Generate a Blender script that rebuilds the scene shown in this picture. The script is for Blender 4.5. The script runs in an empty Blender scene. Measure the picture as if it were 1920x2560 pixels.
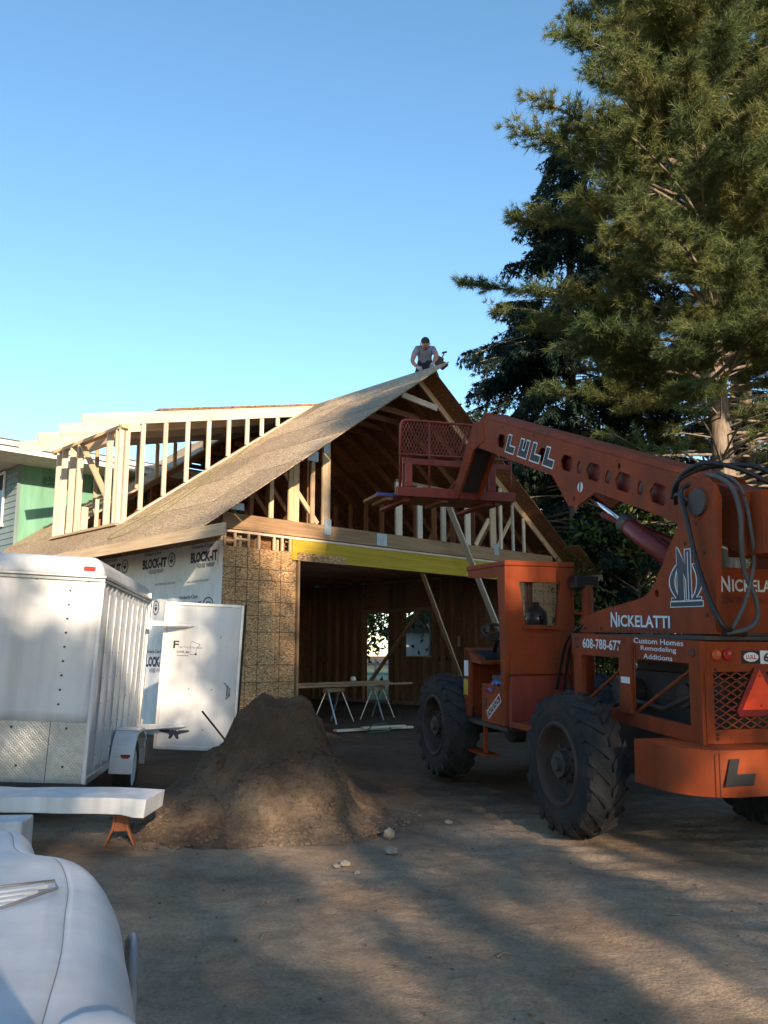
import bpy, bmesh, math, random
import numpy as np
from mathutils import Vector, Matrix, noise
from mathutils.geometry import tessellate_polygon

R = math.radians
scene = bpy.context.scene
COL = scene.collection

# ------------------------------------------------------------------ camera, sky, sun, exposure
CAM_PITCH = math.atan(356 / 2150)
cam_d = bpy.data.cameras.new('camera')
cam_d.sensor_fit = 'VERTICAL'
cam_d.sensor_height = 36.0
cam_d.lens = 36.0 * 2150 / 2560
cam_d.clip_start = 0.05
cam_d.clip_end = 2000
cam = bpy.data.objects.new('camera', cam_d)
COL.objects.link(cam)
cam.location = (0, 0, 1.6)
cam.rotation_euler = (math.pi / 2 + CAM_PITCH, 0, 0)
scene.camera = cam

SUN_EL = R(18.0)
SUN_H = Vector((0.32, -0.947)).normalized()          # horizontal direction towards the sun
SUN_DIR = Vector((SUN_H.x * math.cos(SUN_EL), SUN_H.y * math.cos(SUN_EL), math.sin(SUN_EL)))

world = bpy.data.worlds.new('World')
scene.world = world
world.use_nodes = True
wn = world.node_tree.nodes
wl = world.node_tree.links
bg = wn['Background']
sky = wn.new('ShaderNodeTexSky')
sky.sky_type = 'NISHITA'
sky.sun_disc = False
sky.sun_elevation = SUN_EL
sky.sun_rotation = math.atan2(SUN_H.x, SUN_H.y)
sky.altitude = 200
sky.air_density = 1.0
sky.dust_density = 0.2
sky.ozone_density = 2.0
hs = wn.new('ShaderNodeHueSaturation')
hs.inputs['Saturation'].default_value = 1.10
hs.inputs['Hue'].default_value = 0.493
wl.new(sky.outputs['Color'], hs.inputs['Color'])
wl.new(hs.outputs['Color'], bg.inputs['Color'])
bg.inputs['Strength'].default_value = 0.15

sun_d = bpy.data.lights.new('sun', 'SUN')
sun_d.energy = 5.0
sun_d.angle = R(0.53)
sun_d.color = (1.0, 0.80, 0.58)
sun = bpy.data.objects.new('sun', sun_d)
COL.objects.link(sun)
sun.rotation_euler = SUN_DIR.to_track_quat('Z', 'Y').to_euler()
sun.location = SUN_DIR * 60

scene.view_settings.view_transform = 'Standard'
scene.view_settings.look = 'None'
scene.view_settings.gamma = 1
scene.view_settings.use_curve_mapping = False
scene.view_settings.exposure = 1.0
scene.render.engine = 'CYCLES'
scene.cycles.use_denoising = True
scene.cycles.max_bounces = 6
scene.cycles.transparent_max_bounces = 6

# ------------------------------------------------------------------ materials
MATS = {}


def nd(nt, t, **kw):
    n = nt.nodes.new('ShaderNode' + t)
    for k, v in kw.items():
        setattr(n, k, v)
    return n


def ramp(nt, src, stops):
    r = nd(nt, 'ValToRGB')
    e = r.color_ramp.elements
    while len(e) < len(stops):
        e.new(0.5)
    for i, (p, c) in enumerate(stops):
        e[i].position = p
        e[i].color = (c[0], c[1], c[2], 1) if len(c) == 3 else c
    nt.links.new(src, r.inputs[0])
    return r.outputs[0]


def tex_noise(nt, vec, scale, detail=4, rough=0.55, dist=0.0):
    n = nd(nt, 'TexNoise')
    n.inputs['Scale'].default_value = scale
    n.inputs['Detail'].default_value = detail
    n.inputs['Roughness'].default_value = rough
    n.inputs['Distortion'].default_value = dist
    if vec is not None:
        nt.links.new(vec, n.inputs['Vector'])
    return n.outputs['Fac']


def mapping(nt, vec, scale=(1, 1, 1), rot=(0, 0, 0), loc=(0, 0, 0)):
    m = nd(nt, 'Mapping')
    m.inputs['Scale'].default_value = scale
    m.inputs['Rotation'].default_value = rot
    m.inputs['Location'].default_value = loc
    nt.links.new(vec, m.inputs['Vector'])
    return m.outputs[0]


def mix(nt, fac, a, b, mode='MIX'):
    m = nd(nt, 'Mix', data_type='RGBA', blend_type=mode)
    for s, v in ((m.inputs[0], fac), (m.inputs[6], a), (m.inputs[7], b)):
        if isinstance(v, (int, float)):
            s.default_value = v
        elif isinstance(v, tuple):
            s.default_value = (v[0], v[1], v[2], 1)
        else:
            nt.links.new(v, s)
    return m.outputs[2]


def math_n(nt, op, a, b=0.5):
    m = nd(nt, 'Math', operation=op)
    for i, v in enumerate((a, b)):
        if isinstance(v, (int, float)):
            m.inputs[i].default_value = v
        else:
            nt.links.new(v, m.inputs[i])
    return m.outputs[0]


def base(name):
    m = bpy.data.materials.new(name)
    m.use_nodes = True
    nt = m.node_tree
    p = nt.nodes['Principled BSDF']
    MATS[name] = m
    co = nd(nt, 'TexCoord')
    return m, nt, p, co.outputs['Object']


def bump(nt, p, h, strength=0.3, dist=0.01):
    b = nd(nt, 'Bump')
    b.inputs['Strength'].default_value = strength
    b.inputs['Distance'].default_value = dist
    nt.links.new(h, b.inputs['Height'])
    nt.links.new(b.outputs[0], p.inputs['Normal'])


def rnd(nt, vec):
    """offset the coordinates by a value of the object's own, so that pieces differ"""
    oi = nd(nt, 'ObjectInfo')
    m = nd(nt, 'VectorMath', operation='SCALE')
    cb = nd(nt, 'CombineXYZ')
    for i in range(3):
        nt.links.new(oi.outputs['Random'], cb.inputs[i])
    nt.links.new(cb.outputs[0], m.inputs[0])
    m.inputs['Scale'].default_value = 37.0
    a = nd(nt, 'VectorMath', operation='ADD')
    nt.links.new(vec, a.inputs[0])
    nt.links.new(m.outputs[0], a.inputs[1])
    return a.outputs[0], oi.outputs['Random']


def wood(name, c1, c2, c3, rough=0.75):
    m, nt, p, co = base(name)
    v, r = rnd(nt, co)
    g = tex_noise(nt, mapping(nt, v, (0.9, 26, 26)), 1.0, 5, 0.6, 0.6)
    big = tex_noise(nt, mapping(nt, v, (0.8, 3, 3)), 1.0, 3)
    col = ramp(nt, g, [(0.28, c1), (0.5, c2), (0.72, c3)])
    vo = nd(nt, 'TexVoronoi')
    nt.links.new(mapping(nt, v, (2.2, 9, 9)), vo.inputs['Vector'])
    kn = ramp(nt, vo.outputs['Distance'], [(0.05, (0.35, 0.28, 0.22)), (0.16, (1, 1, 1))])
    col = mix(nt, 1.0, col, kn, 'MULTIPLY')
    tone = ramp(nt, r, [(0.0, (0.78, 0.76, 0.74)), (0.5, (1, 1, 1)), (1.0, (1.12, 1.06, 0.98))])
    col = mix(nt, 1.0, col, tone, 'MULTIPLY')
    col = mix(nt, 0.35, col, ramp(nt, big, [(0.3, (0.6, 0.55, 0.5)), (0.6, (1, 1, 1))]), 'MULTIPLY')
    nt.links.new(col, p.inputs['Base Color'])
    p.inputs['Roughness'].default_value = rough
    p.inputs['Specular IOR Level'].default_value = 0.25
    bump(nt, p, g, 0.25, 0.004)
    return m


def osb(name, tint=(1, 1, 1)):
    m, nt, p, co = base(name)
    v, r = rnd(nt, co)
    warp = nd(nt, 'TexNoise')
    warp.inputs['Scale'].default_value = 3.0
    nt.links.new(v, warp.inputs['Vector'])
    wv = mix(nt, 0.06, v, warp.outputs['Color'])
    cols = []
    hs = []
    for ang, sc in ((0.15, (5.5, 20, 20)), (1.35, (6, 19, 22)), (0.8, (7, 24, 20))):
        vo = nd(nt, 'TexVoronoi')
        vo.inputs['Randomness'].default_value = 1.0
        nt.links.new(mapping(nt, wv, sc, (ang * 0.6, ang * 0.4, ang)), vo.inputs['Vector'])
        sep = nd(nt, 'SeparateColor')
        nt.links.new(vo.outputs['Color'], sep.inputs[0])
        cols.append(sep.outputs[0])
        hs.append(vo.outputs['Distance'])
    pick = tex_noise(nt, wv, 9, 3)
    a = mix(nt, ramp(nt, pick, [(0.45, (0, 0, 0)), (0.5, (1, 1, 1))]), cols[0], cols[1])
    pick2 = tex_noise(nt, mapping(nt, wv, loc=(7, 3, 1)), 8, 3)
    a = mix(nt, ramp(nt, pick2, [(0.55, (0, 0, 0)), (0.6, (1, 1, 1))]), a, cols[2])
    col = ramp(nt, a, [(0.0, (0.13, 0.07, 0.035)), (0.25, (0.33, 0.20, 0.10)), (0.6, (0.50, 0.34, 0.18)), (0.95, (0.74, 0.57, 0.36))])
    big = tex_noise(nt, v, 0.8, 3)
    col = mix(nt, 0.5, col, ramp(nt, big, [(0.3, (0.62, 0.6, 0.58)), (0.65, (1, 1, 1))]), 'MULTIPLY')
    tone = ramp(nt, r, [(0, (0.62, 0.60, 0.58)), (1, (1.12, 1.10, 1.06))])
    col = mix(nt, 1.0, col, tone, 'MULTIPLY')
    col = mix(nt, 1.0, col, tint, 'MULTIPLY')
    nt.links.new(col, p.inputs['Base Color'])
    p.inputs['Roughness'].default_value = 0.7
    p.inputs['Specular IOR Level'].default_value = 0.3
    bump(nt, p, a, 0.3, 0.004)
    return m


def paint(name, c, rough=0.45, wear=0.35, dirt=(0.10, 0.075, 0.05), metal=0.0, scale=3.0, bumpy=0.08, coat=0.0, spec=0.5):
    m, nt, p, co = base(name)
    n1 = tex_noise(nt, co, scale, 6, 0.65)
    n2 = tex_noise(nt, co, scale * 9, 5, 0.7)
    n3 = tex_noise(nt, mapping(nt, co, (scale * 3, scale * 3, scale * 0.35)), 1.0, 4)
    fac = math_n(nt, 'MULTIPLY', ramp(nt, n1, [(0.42, (0, 0, 0)), (0.72, (1, 1, 1))]), wear)
    c2 = tuple(x * 0.72 for x in c)
    col = mix(nt, ramp(nt, n3, [(0.35, (0, 0, 0)), (0.7, (1, 1, 1))]), c, c2)
    col = mix(nt, fac, col, dirt)
    sp = math_n(nt, 'MULTIPLY', ramp(nt, n2, [(0.62, (0, 0, 0)), (0.74, (1, 1, 1))]), wear)
    col = mix(nt, sp, col, dirt)
    nt.links.new(col, p.inputs['Base Color'])
    rr = nd(nt, 'MapRange')
    rr.inputs['To Min'].default_value = max(0.05, rough - 0.12)
    rr.inputs['To Max'].default_value = min(1.0, rough + 0.25)
    nt.links.new(n1, rr.inputs['Value'])
    nt.links.new(rr.outputs[0], p.inputs['Roughness'])
    p.inputs['Metallic'].default_value = metal
    p.inputs['Coat Weight'].default_value = coat
    p.inputs['Coat Roughness'].default_value = 0.08
    p.inputs['Specular IOR Level'].default_value = spec
    if bumpy:
        bump(nt, p, n1, bumpy, 0.02)
    return m


def flat(name, c, rough=0.6, metal=0.0, spec=0.5):
    m, nt, p, co = base(name)
    n1 = tex_noise(nt, co, 12, 4)
    nt.links.new(mix(nt, ramp(nt, n1, [(0.3, (0, 0, 0)), (0.75, (1, 1, 1))]), c, tuple(x * 0.75 for x in c)), p.inputs['Base Color'])
    p.inputs['Roughness'].default_value = rough
    p.inputs['Metallic'].default_value = metal
    p.inputs['Specular IOR Level'].default_value = spec
    return m


def dirt_mat(name, ca, cb, cc, sc=1.0, damp_shade=None):
    m, nt, p, co = base(name)
    n1 = tex_noise(nt, co, 0.7 * sc, 6, 0.6)
    n2 = tex_noise(nt, co, 6 * sc, 8, 0.7)
    n3 = tex_noise(nt, co, 45 * sc, 5, 0.7)
    col = ramp(nt, n1, [(0.3, ca), (0.52, cb), (0.72, cc)])
    col = mix(nt, 0.55, col, ramp(nt, n2, [(0.3, (0.55, 0.52, 0.5)), (0.65, (1.15, 1.12, 1.1))]), 'MULTIPLY')
    col = mix(nt, 0.6, col, ramp(nt, n3, [(0.3, (0.5, 0.48, 0.46)), (0.6, (1.15, 1.13, 1.1))]), 'MULTIPLY')
    if damp_shade:
        # darker beyond an uneven line; axis 1: painted shade, axis 2: damp heap soil
        axis, lo, hi, dc, amp = damp_shade
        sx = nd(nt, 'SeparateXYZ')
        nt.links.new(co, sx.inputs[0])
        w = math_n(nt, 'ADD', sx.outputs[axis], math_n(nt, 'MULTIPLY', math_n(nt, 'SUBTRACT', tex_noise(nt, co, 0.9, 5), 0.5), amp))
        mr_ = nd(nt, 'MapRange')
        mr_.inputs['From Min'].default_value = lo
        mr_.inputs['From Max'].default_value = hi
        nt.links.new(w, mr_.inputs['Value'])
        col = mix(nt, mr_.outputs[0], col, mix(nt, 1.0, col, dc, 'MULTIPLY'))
    vo = nd(nt, 'TexVoronoi')
    vo.inputs['Scale'].default_value = 16 * sc
    nt.links.new(co, vo.inputs['Vector'])
    peb = ramp(nt, vo.outputs['Distance'], [(0.06, (1, 1, 1)), (0.11, (0, 0, 0))])
    pickp = ramp(nt, tex_noise(nt, co, 3.1 * sc, 3), [(0.55, (0, 0, 0)), (0.62, (1, 1, 1))])
    col = mix(nt, math_n(nt, 'MULTIPLY', peb, pickp), col, (0.36, 0.32, 0.27))
    nt.links.new(col, p.inputs['Base Color'])
    p.inputs['Roughness'].default_value = 0.95
    p.inputs['Specular IOR Level'].default_value = 0.1
    h = math_n(nt, 'ADD', math_n(nt, 'MULTIPLY', n2, 1.0), math_n(nt, 'MULTIPLY', n3, 0.45))
    bump(nt, p, h, 0.95, 0.05)
    return m


def leaf_mat(name, ca, cb, cc, trans=0.3):
    m, nt, p, co = base(name)
    n1 = tex_noise(nt, co, 0.55, 3)
    n2 = tex_noise(nt, co, 6.0, 2)
    col = ramp(nt, n1, [(0.35, ca), (0.52, cb), (0.68, cc)])
    col = mix(nt, 0.6, col, ramp(nt, n2, [(0.3, (0.55, 0.6, 0.55)), (0.7, (1.3, 1.25, 1.2))]), 'MULTIPLY')
    nt.links.new(col, p.inputs['Base Color'])
    p.inputs['Roughness'].default_value = 0.6
    p.inputs['Specular IOR Level'].default_value = 0.25
    t = nd(nt, 'BsdfTranslucent')
    nt.links.new(col, t.inputs['Color'])
    ms = nd(nt, 'MixShader')
    ms.inputs[0].default_value = trans
    nt.links.new(p.outputs[0], ms.inputs[1])
    nt.links.new(t.outputs[0], ms.inputs[2])
    nt.links.new(ms.outputs[0], nt.nodes['Material Output'].inputs['Surface'])
    return m


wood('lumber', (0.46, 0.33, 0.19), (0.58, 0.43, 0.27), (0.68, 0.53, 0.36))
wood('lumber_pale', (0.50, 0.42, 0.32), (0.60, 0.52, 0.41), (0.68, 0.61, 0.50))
wood('lumber_red', (0.22, 0.10, 0.055), (0.32, 0.155, 0.085), (0.42, 0.23, 0.13))  # roof-interior shade put into the truss colour; platform planks use it too
wood('lumber_brown', (0.20, 0.125, 0.07), (0.29, 0.19, 0.11), (0.39, 0.27, 0.165))  # old brown, with part of the garage interior shade put into it
wood('header_yellow', (0.33, 0.23, 0.02), (0.43, 0.31, 0.03), (0.50, 0.37, 0.05))
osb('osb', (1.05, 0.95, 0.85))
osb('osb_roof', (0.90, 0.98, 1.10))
osb('osb_shaded', (0.66, 0.48, 0.40))  # darker copy of osb, shade of interior and undersides put into the tint
paint('orange', (0.31, 0.054, 0.013), 0.65, 0.6, (0.10, 0.05, 0.03), scale=2.5, spec=0.22)
paint('orange_red', (0.26, 0.035, 0.018), 0.5, 0.35, (0.08, 0.03, 0.02), scale=4)
paint('cylinder_red', (0.20, 0.02, 0.018), 0.4, 0.25, (0.07, 0.03, 0.02), scale=5)
paint('trailer_white', (0.70, 0.72, 0.74), 0.32, 0.10, (0.33, 0.31, 0.28), scale=1.2, bumpy=0.05, coat=0.2)
paint('trailer_door', (0.74, 0.76, 0.78), 0.30, 0.05, (0.4, 0.38, 0.34), scale=1.0, bumpy=0.03, coat=0.25)
paint('aluminium', (0.62, 0.63, 0.64), 0.35, 0.2, (0.3, 0.29, 0.27), metal=0.8, scale=3)
paint('galvanized', (0.42, 0.46, 0.47), 0.45, 0.2, (0.25, 0.25, 0.24), metal=0.5, scale=8)
paint('car_white', (0.66, 0.68, 0.70), 0.42, 0.03, (0.5, 0.47, 0.42), scale=1.3, bumpy=0.0, coat=0.12)
paint('car_trim', (0.22, 0.22, 0.23), 0.35, 0.1, (0.3, 0.28, 0.25), scale=3, bumpy=0.0)
paint('vinyl_white', (0.74, 0.76, 0.79), 0.35, 0.05, (0.5, 0.46, 0.4), scale=2, bumpy=0.06)
paint('fascia_white', (0.80, 0.80, 0.78), 0.5, 0.05, (0.5, 0.5, 0.5), scale=2, bumpy=0.02)
paint('soffit', (0.62, 0.64, 0.58), 0.6, 0.05, (0.4, 0.4, 0.36), scale=2, bumpy=0.02)
paint('siding', (0.19, 0.25, 0.25), 0.6, 0.1, (0.15, 0.17, 0.17), scale=2, bumpy=0.04)
paint('green_board', (0.16, 0.36, 0.25), 0.65, 0.08, (0.12, 0.24, 0.18), scale=2, bumpy=0.03)
paint('concrete', (0.30, 0.29, 0.27), 0.9, 0.3, (0.18, 0.15, 0.12), scale=4, bumpy=0.2, spec=0.2)
paint('shingle', (0.19, 0.155, 0.135), 0.9, 0.4, (0.11, 0.09, 0.08), scale=5, bumpy=0.3, spec=0.15)
paint('shed_white', (0.62, 0.64, 0.66), 0.6, 0.1, (0.35, 0.36, 0.35), scale=1.5)
paint('orange_plastic', (0.33, 0.11, 0.045), 0.5, 0.25, (0.25, 0.10, 0.05), scale=8)
paint('rim_metal', (0.05, 0.032, 0.026), 0.7, 0.6, (0.09, 0.065, 0.045), scale=6)
paint('steel_dark', (0.05, 0.045, 0.042), 0.6, 0.5, (0.10, 0.07, 0.05), scale=6)
paint('blue_edge', (0.02, 0.04, 0.25), 0.5, 0.3, (0.03, 0.03, 0.08), scale=6)
paint('rubber', (0.022, 0.024, 0.028), 0.75, 0.55, (0.085, 0.07, 0.055), scale=4, bumpy=0.25, spec=0.3)
flat('hose', (0.018, 0.018, 0.02), 0.5)
flat('hose_grey', (0.10, 0.10, 0.10), 0.7)
flat('black', (0.012, 0.012, 0.014), 0.5)
flat('navy', (0.012, 0.016, 0.05), 0.5)
flat('print_navy', (0.015, 0.03, 0.09), 0.6)
flat('print_black', (0.012, 0.012, 0.015), 0.6)
flat('print_grey', (0.12, 0.14, 0.18), 0.6)
flat('print_white', (0.78, 0.80, 0.82), 0.5)
flat('print_brown', (0.06, 0.035, 0.02), 0.7)
flat('print_darkred', (0.085, 0.012, 0.008), 0.5)
flat('print_red', (0.45, 0.02, 0.015), 0.5)
flat('print_green', (0.03, 0.16, 0.10), 0.6)
flat('red_lens', (0.45, 0.02, 0.015), 0.2)
flat('amber_lens', (0.50, 0.09, 0.02), 0.25)
flat('smv_red', (0.95, 0.07, 0.015), 0.35)
flat('smv_border', (0.22, 0.008, 0.008), 0.35)
flat('yellow_sticker', (0.55, 0.38, 0.02), 0.5)
flat('chrome', (0.75, 0.76, 0.78), 0.12, 1.0)
flat('skin', (0.50, 0.24, 0.16), 0.5)
flat('hair', (0.018, 0.014, 0.012), 0.7)
flat('shirt', (0.27, 0.29, 0.35), 0.85, spec=0.2)
flat('trousers', (0.035, 0.038, 0.055), 0.85, spec=0.2)
flat('glove', (0.40, 0.38, 0.36), 0.8)
flat('leather', (0.06, 0.035, 0.025), 0.6)
flat('rope', (0.17, 0.19, 0.06), 0.8)
flat('cord_green', (0.02, 0.16, 0.10), 0.6)
flat('cloth_blue', (0.14, 0.20, 0.42), 0.8)
flat('jug', (0.02, 0.013, 0.015), 0.12)
flat('stone', (0.32, 0.29, 0.25), 0.9, spec=0.2)
flat('rust', (0.10, 0.05, 0.03), 0.9)
flat('glass_dark', (0.02, 0.025, 0.03), 0.05)
flat('lens', (0.55, 0.56, 0.58), 0.08)
dirt_mat('ground', (0.30, 0.212, 0.148), (0.46, 0.345, 0.245), (0.56, 0.44, 0.325), 1.0, (1, 7.9, 10.0, (0.30, 0.27, 0.26), 3.0))  # the last tuple paints the deep shade near garage and machine into the soil
dirt_mat('pile_dirt', (0.15, 0.105, 0.075), (0.24, 0.18, 0.13), (0.34, 0.265, 0.195), 1.3, (2, 0.3, 0.75, (0.60, 0.53, 0.48), 0.5))
dirt_mat('clod', (0.16, 0.115, 0.08), (0.24, 0.18, 0.13), (0.31, 0.24, 0.175), 2.0)
leaf_mat('pine_needles', (0.095, 0.135, 0.05), (0.155, 0.18, 0.062), (0.215, 0.20, 0.068), 0.38)
leaf_mat('spruce_needles', (0.012, 0.026, 0.022), (0.018, 0.036, 0.026), (0.028, 0.048, 0.030), 0.12)
leaf_mat('leaves', (0.05, 0.085, 0.02), (0.085, 0.12, 0.028), (0.14, 0.15, 0.04), 0.35)
leaf_mat('leaves_dark', (0.018, 0.035, 0.014), (0.028, 0.052, 0.018), (0.045, 0.07, 0.022), 0.2)
leaf_mat('grass', (0.09, 0.14, 0.03), (0.13, 0.19, 0.04), (0.17, 0.22, 0.05), 0.3)


def bark_mat():
    m, nt, p, co = base('bark')
    n = tex_noise(nt, mapping(nt, co, (14, 14, 2.5)), 1.0, 6, 0.7)
    nt.links.new(ramp(nt, n, [(0.3, (0.10, 0.075, 0.055)), (0.55, (0.24, 0.19, 0.145)), (0.75, (0.36, 0.30, 0.23))]), p.inputs['Base Color'])
    p.inputs['Roughness'].default_value = 0.95
    bump(nt, p, n, 0.8, 0.03)


bark_mat()


def wrap_mat():
    m, nt, p, co = base('house_wrap')
    n = tex_noise(nt, mapping(nt, co, (3, 3, 1.2)), 1.6, 6, 0.65, 0.8)
    nt.links.new(ramp(nt, n, [(0.3, (0.60, 0.62, 0.64)), (0.6, (0.74, 0.76, 0.77))]), p.inputs['Base Color'])
    p.inputs['Roughness'].default_value = 0.45
    bump(nt, p, n, 0.5, 0.04)


wrap_mat()


def diamond_mat():
    """aluminium tread plate: small raised lozenges as fine relief"""
    m, nt, p, co = base('tread_plate')
    hs = []
    for ang, off in ((0.785, 0.0), (-0.785, 0.5)):
        v = mapping(nt, co, (26, 26, 26), (0, ang, 0), (off, 0, off))
        w = nd(nt, 'TexVoronoi')
        w.inputs['Randomness'].default_value = 0.0
        w.inputs['Scale'].default_value = 1.0
        nt.links.new(mapping(nt, v, (0.5, 0.0, 1.7)), w.inputs['Vector'])
        hs.append(ramp(nt, w.outputs['Distance'], [(0.22, (1, 1, 1)), (0.36, (0, 0, 0))]))
    h = math_n(nt, 'MAXIMUM', hs[0], hs[1])
    n1 = tex_noise(nt, co, 3, 6, 0.65)
    col = ramp(nt, n1, [(0.3, (0.36, 0.36, 0.35)), (0.7, (0.58, 0.58, 0.57))])
    nt.links.new(col, p.inputs['Base Color'])
    p.inputs['Metallic'].default_value = 0.7
    p.inputs['Roughness'].default_value = 0.42
    bump(nt, p, h, 0.6, 0.004)


diamond_mat()


def M(n):
    return MATS[n]


# ------------------------------------------------------------------ object helpers
def link(o, parent=None, loc=None, rot=None):
    COL.objects.link(o)
    if parent:
        o.parent = parent
    if loc is not None:
        o.location = loc
    if rot is not None:
        o.rotation_euler = rot
    return o


def tag(o, label=None, cat=None, group=None, kind=None):
    if label:
        o['label'] = label
    if cat:
        o['category'] = cat
    if group:
        o['group'] = group
    if kind:
        o['kind'] = kind
    return o


def empty(name, loc=(0, 0, 0), rot=(0, 0, 0), label=None, cat=None, group=None):
    o = bpy.data.objects.new(name, None)
    o.empty_display_size = 0.2
    link(o, None, loc, rot)
    return tag(o, label, cat, group)


class MB:
    def __init__(s):
        s.v = []
        s.f = []

    def add(s, vs, fs):
        n = len(s.v)
        s.v += [tuple(v) for v in vs]
        s.f += [tuple(i + n for i in f) for f in fs]
        return s

    def box(s, x0, x1, y0, y1, z0, z1):
        return s.add([(x0, y0, z0), (x1, y0, z0), (x1, y1, z0), (x0, y1, z0), (x0, y0, z1), (x1, y0, z1), (x1, y1, z1), (x0, y1, z1)],
                     [(0, 3, 2, 1), (4, 5, 6, 7), (0, 1, 5, 4), (1, 2, 6, 5), (2, 3, 7, 6), (3, 0, 4, 7)])

    def hexa(s, p):
        """8 corners: bottom ring then top ring"""
        return s.add(p, [(0, 3, 2, 1), (4, 5, 6, 7), (0, 1, 5, 4), (1, 2, 6, 5), (2, 3, 7, 6), (3, 0, 4, 7)])

    def bar(s, a, b, w, h, up=(0, 0, 1)):
        a, b = Vector(a), Vector(b)
        x = (b - a).normalized()
        u = Vector(up)
        y = u.cross(x)
        if y.length < 1e-4:
            y = Vector((0, 1, 0)).cross(x)
        y.normalize()
        z = x.cross(y)
        ps = []
        for zz in (-h / 2, h / 2):
            for p, yy in ((a, -w / 2), (b, -w / 2), (b, w / 2), (a, w / 2)):
                ps.append(p + y * yy + z * zz)
        return s.hexa(ps)

    def prism(s, outer, t0, t1, fn, holes=()):
        """polygon (with holes) in a plane, extruded; fn(u, v, t) -> point"""
        loops = [list(outer)] + [list(h) for h in holes]
        flatp = [p for l in loops for p in l]
        tri = tessellate_polygon([[Vector((p[0], p[1], 0)) for p in l] for l in loops])
        n = len(flatp)
        vs = [fn(p[0], p[1], t0) for p in flatp] + [fn(p[0], p[1], t1) for p in flatp]
        fs = [tuple(t) for t in tri] + [tuple(i + n for i in reversed(t)) for t in tri]
        o = 0
        for l in loops:
            k = len(l)
            for i in range(k):
                j = (i + 1) % k
                fs.append((o + i, o + j, o + j + n, o + i + n))
            o += k
        return s.add(vs, fs)

    def tube(s, path, r, n=8, cap=True):
        path = [Vector(p) for p in path]
        rs = r if isinstance(r, (list, tuple)) else [r] * len(path)
        base_i = len(s.v)
        prev = None
        for i, p in enumerate(path):
            d = (path[min(i + 1, len(path) - 1)] - path[max(i - 1, 0)])
            d = d.normalized() if d.length > 1e-9 else Vector((0, 0, 1))
            if prev is None:
                a = Vector((0, 0, 1)) if abs(d.z) < 0.9 else Vector((1, 0, 0))
                x = d.cross(a).normalized()
            else:
                x = (prev - d * prev.dot(d))
                x = x.normalized() if x.length > 1e-6 else d.orthogonal().normalized()
            prev = x
            y = d.cross(x)
            for k in range(n):
                t = 2 * math.pi * k / n
                s.v.append(tuple(p + (x * math.cos(t) + y * math.sin(t)) * rs[i]))
        for i in range(len(path) - 1):
            for k in range(n):
                a = base_i + i * n + k
                b = base_i + i * n + (k + 1) % n
                s.f.append((a, b, b + n, a + n))
        if cap:
            s.f.append(tuple(base_i + k for k in reversed(range(n))))
            e = base_i + (len(path) - 1) * n
            s.f.append(tuple(e + k for k in range(n)))
        return s

    def cyl(s, a, b, r, n=16, r2=None):
        return s.tube([a, b], [r, r if r2 is None else r2], n)

    def lathe(s, prof, n, fn, closed=False):
        """prof: list of (radius, axial); fn(radius, angle, axial) -> point"""
        b = len(s.v)
        m = len(prof)
        for k in range(n):
            t = 2 * math.pi * k / n
            for r, a in prof:
                s.v.append(tuple(fn(r, t, a)))
        for k in range(n):
            for i in range(m if closed else m - 1):
                a = b + k * m + i
                c = b + k * m + (i + 1) % m
                a2 = b + ((k + 1) % n) * m + i
                c2 = b + ((k + 1) % n) * m + (i + 1) % m
                s.f.append((a, a2, c2, c))
        return s

    def grid(s, nu, nv, fn):
        b = len(s.v)
        for i in range(nu + 1):
            for j in range(nv + 1):
                s.v.append(tuple(fn(i / nu, j / nv)))
        for i in range(nu):
            for j in range(nv):
                a = b + i * (nv + 1) + j
                s.f.append((a, a + nv + 1, a + nv + 2, a + 1))
        return s

    def mesh(s, name):
        me = bpy.data.meshes.new(name)
        me.from_pydata(s.v, [], s.f)
        bm = bmesh.new()
        bm.from_mesh(me)
        bmesh.ops.recalc_face_normals(bm, faces=bm.faces)
        bm.to_mesh(me)
        bm.free()
        return me

    def build(s, name, mat, parent=None, smooth=False, bevel=0.0, solid=0.0, sub=0):
        me = s.mesh(name)
        me.materials.append(M(mat) if isinstance(mat, str) else mat)
        if smooth:
            for p in me.polygons:
                p.use_smooth = True
        o = bpy.data.objects.new(name, me)
        link(o, parent)
        if solid:
            m = o.modifiers.new('solid', 'SOLIDIFY')
            m.thickness = solid
        if bevel:
            m = o.modifiers.new('bevel', 'BEVEL')
            m.width = bevel
            m.segments = 2
            m.limit_method = 'ANGLE'
        if sub:
            m = o.modifiers.new('sub', 'SUBSURF')
            m.levels = sub
            m.render_levels = sub
        return o


def raw_mesh(name, verts, tris, mat, parent=None, smooth=False):
    """verts (n,3) and faces (m,k) as numpy arrays"""
    me = bpy.data.meshes.new(name)
    k = tris.shape[1]
    me.vertices.add(len(verts))
    me.vertices.foreach_set('co', verts.astype(np.float32).ravel())
    me.loops.add(tris.size)
    me.loops.foreach_set('vertex_index', tris.astype(np.int32).ravel())
    me.polygons.add(len(tris))
    me.polygons.foreach_set('loop_start', np.arange(0, tris.size, k, dtype=np.int32))
    if smooth:
        me.polygons.foreach_set('use_smooth', np.ones(len(tris), dtype=bool))
    me.update()
    me.materials.append(M(mat))
    o = bpy.data.objects.new(name, me)
    return link(o, parent)


_mem = {}


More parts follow.
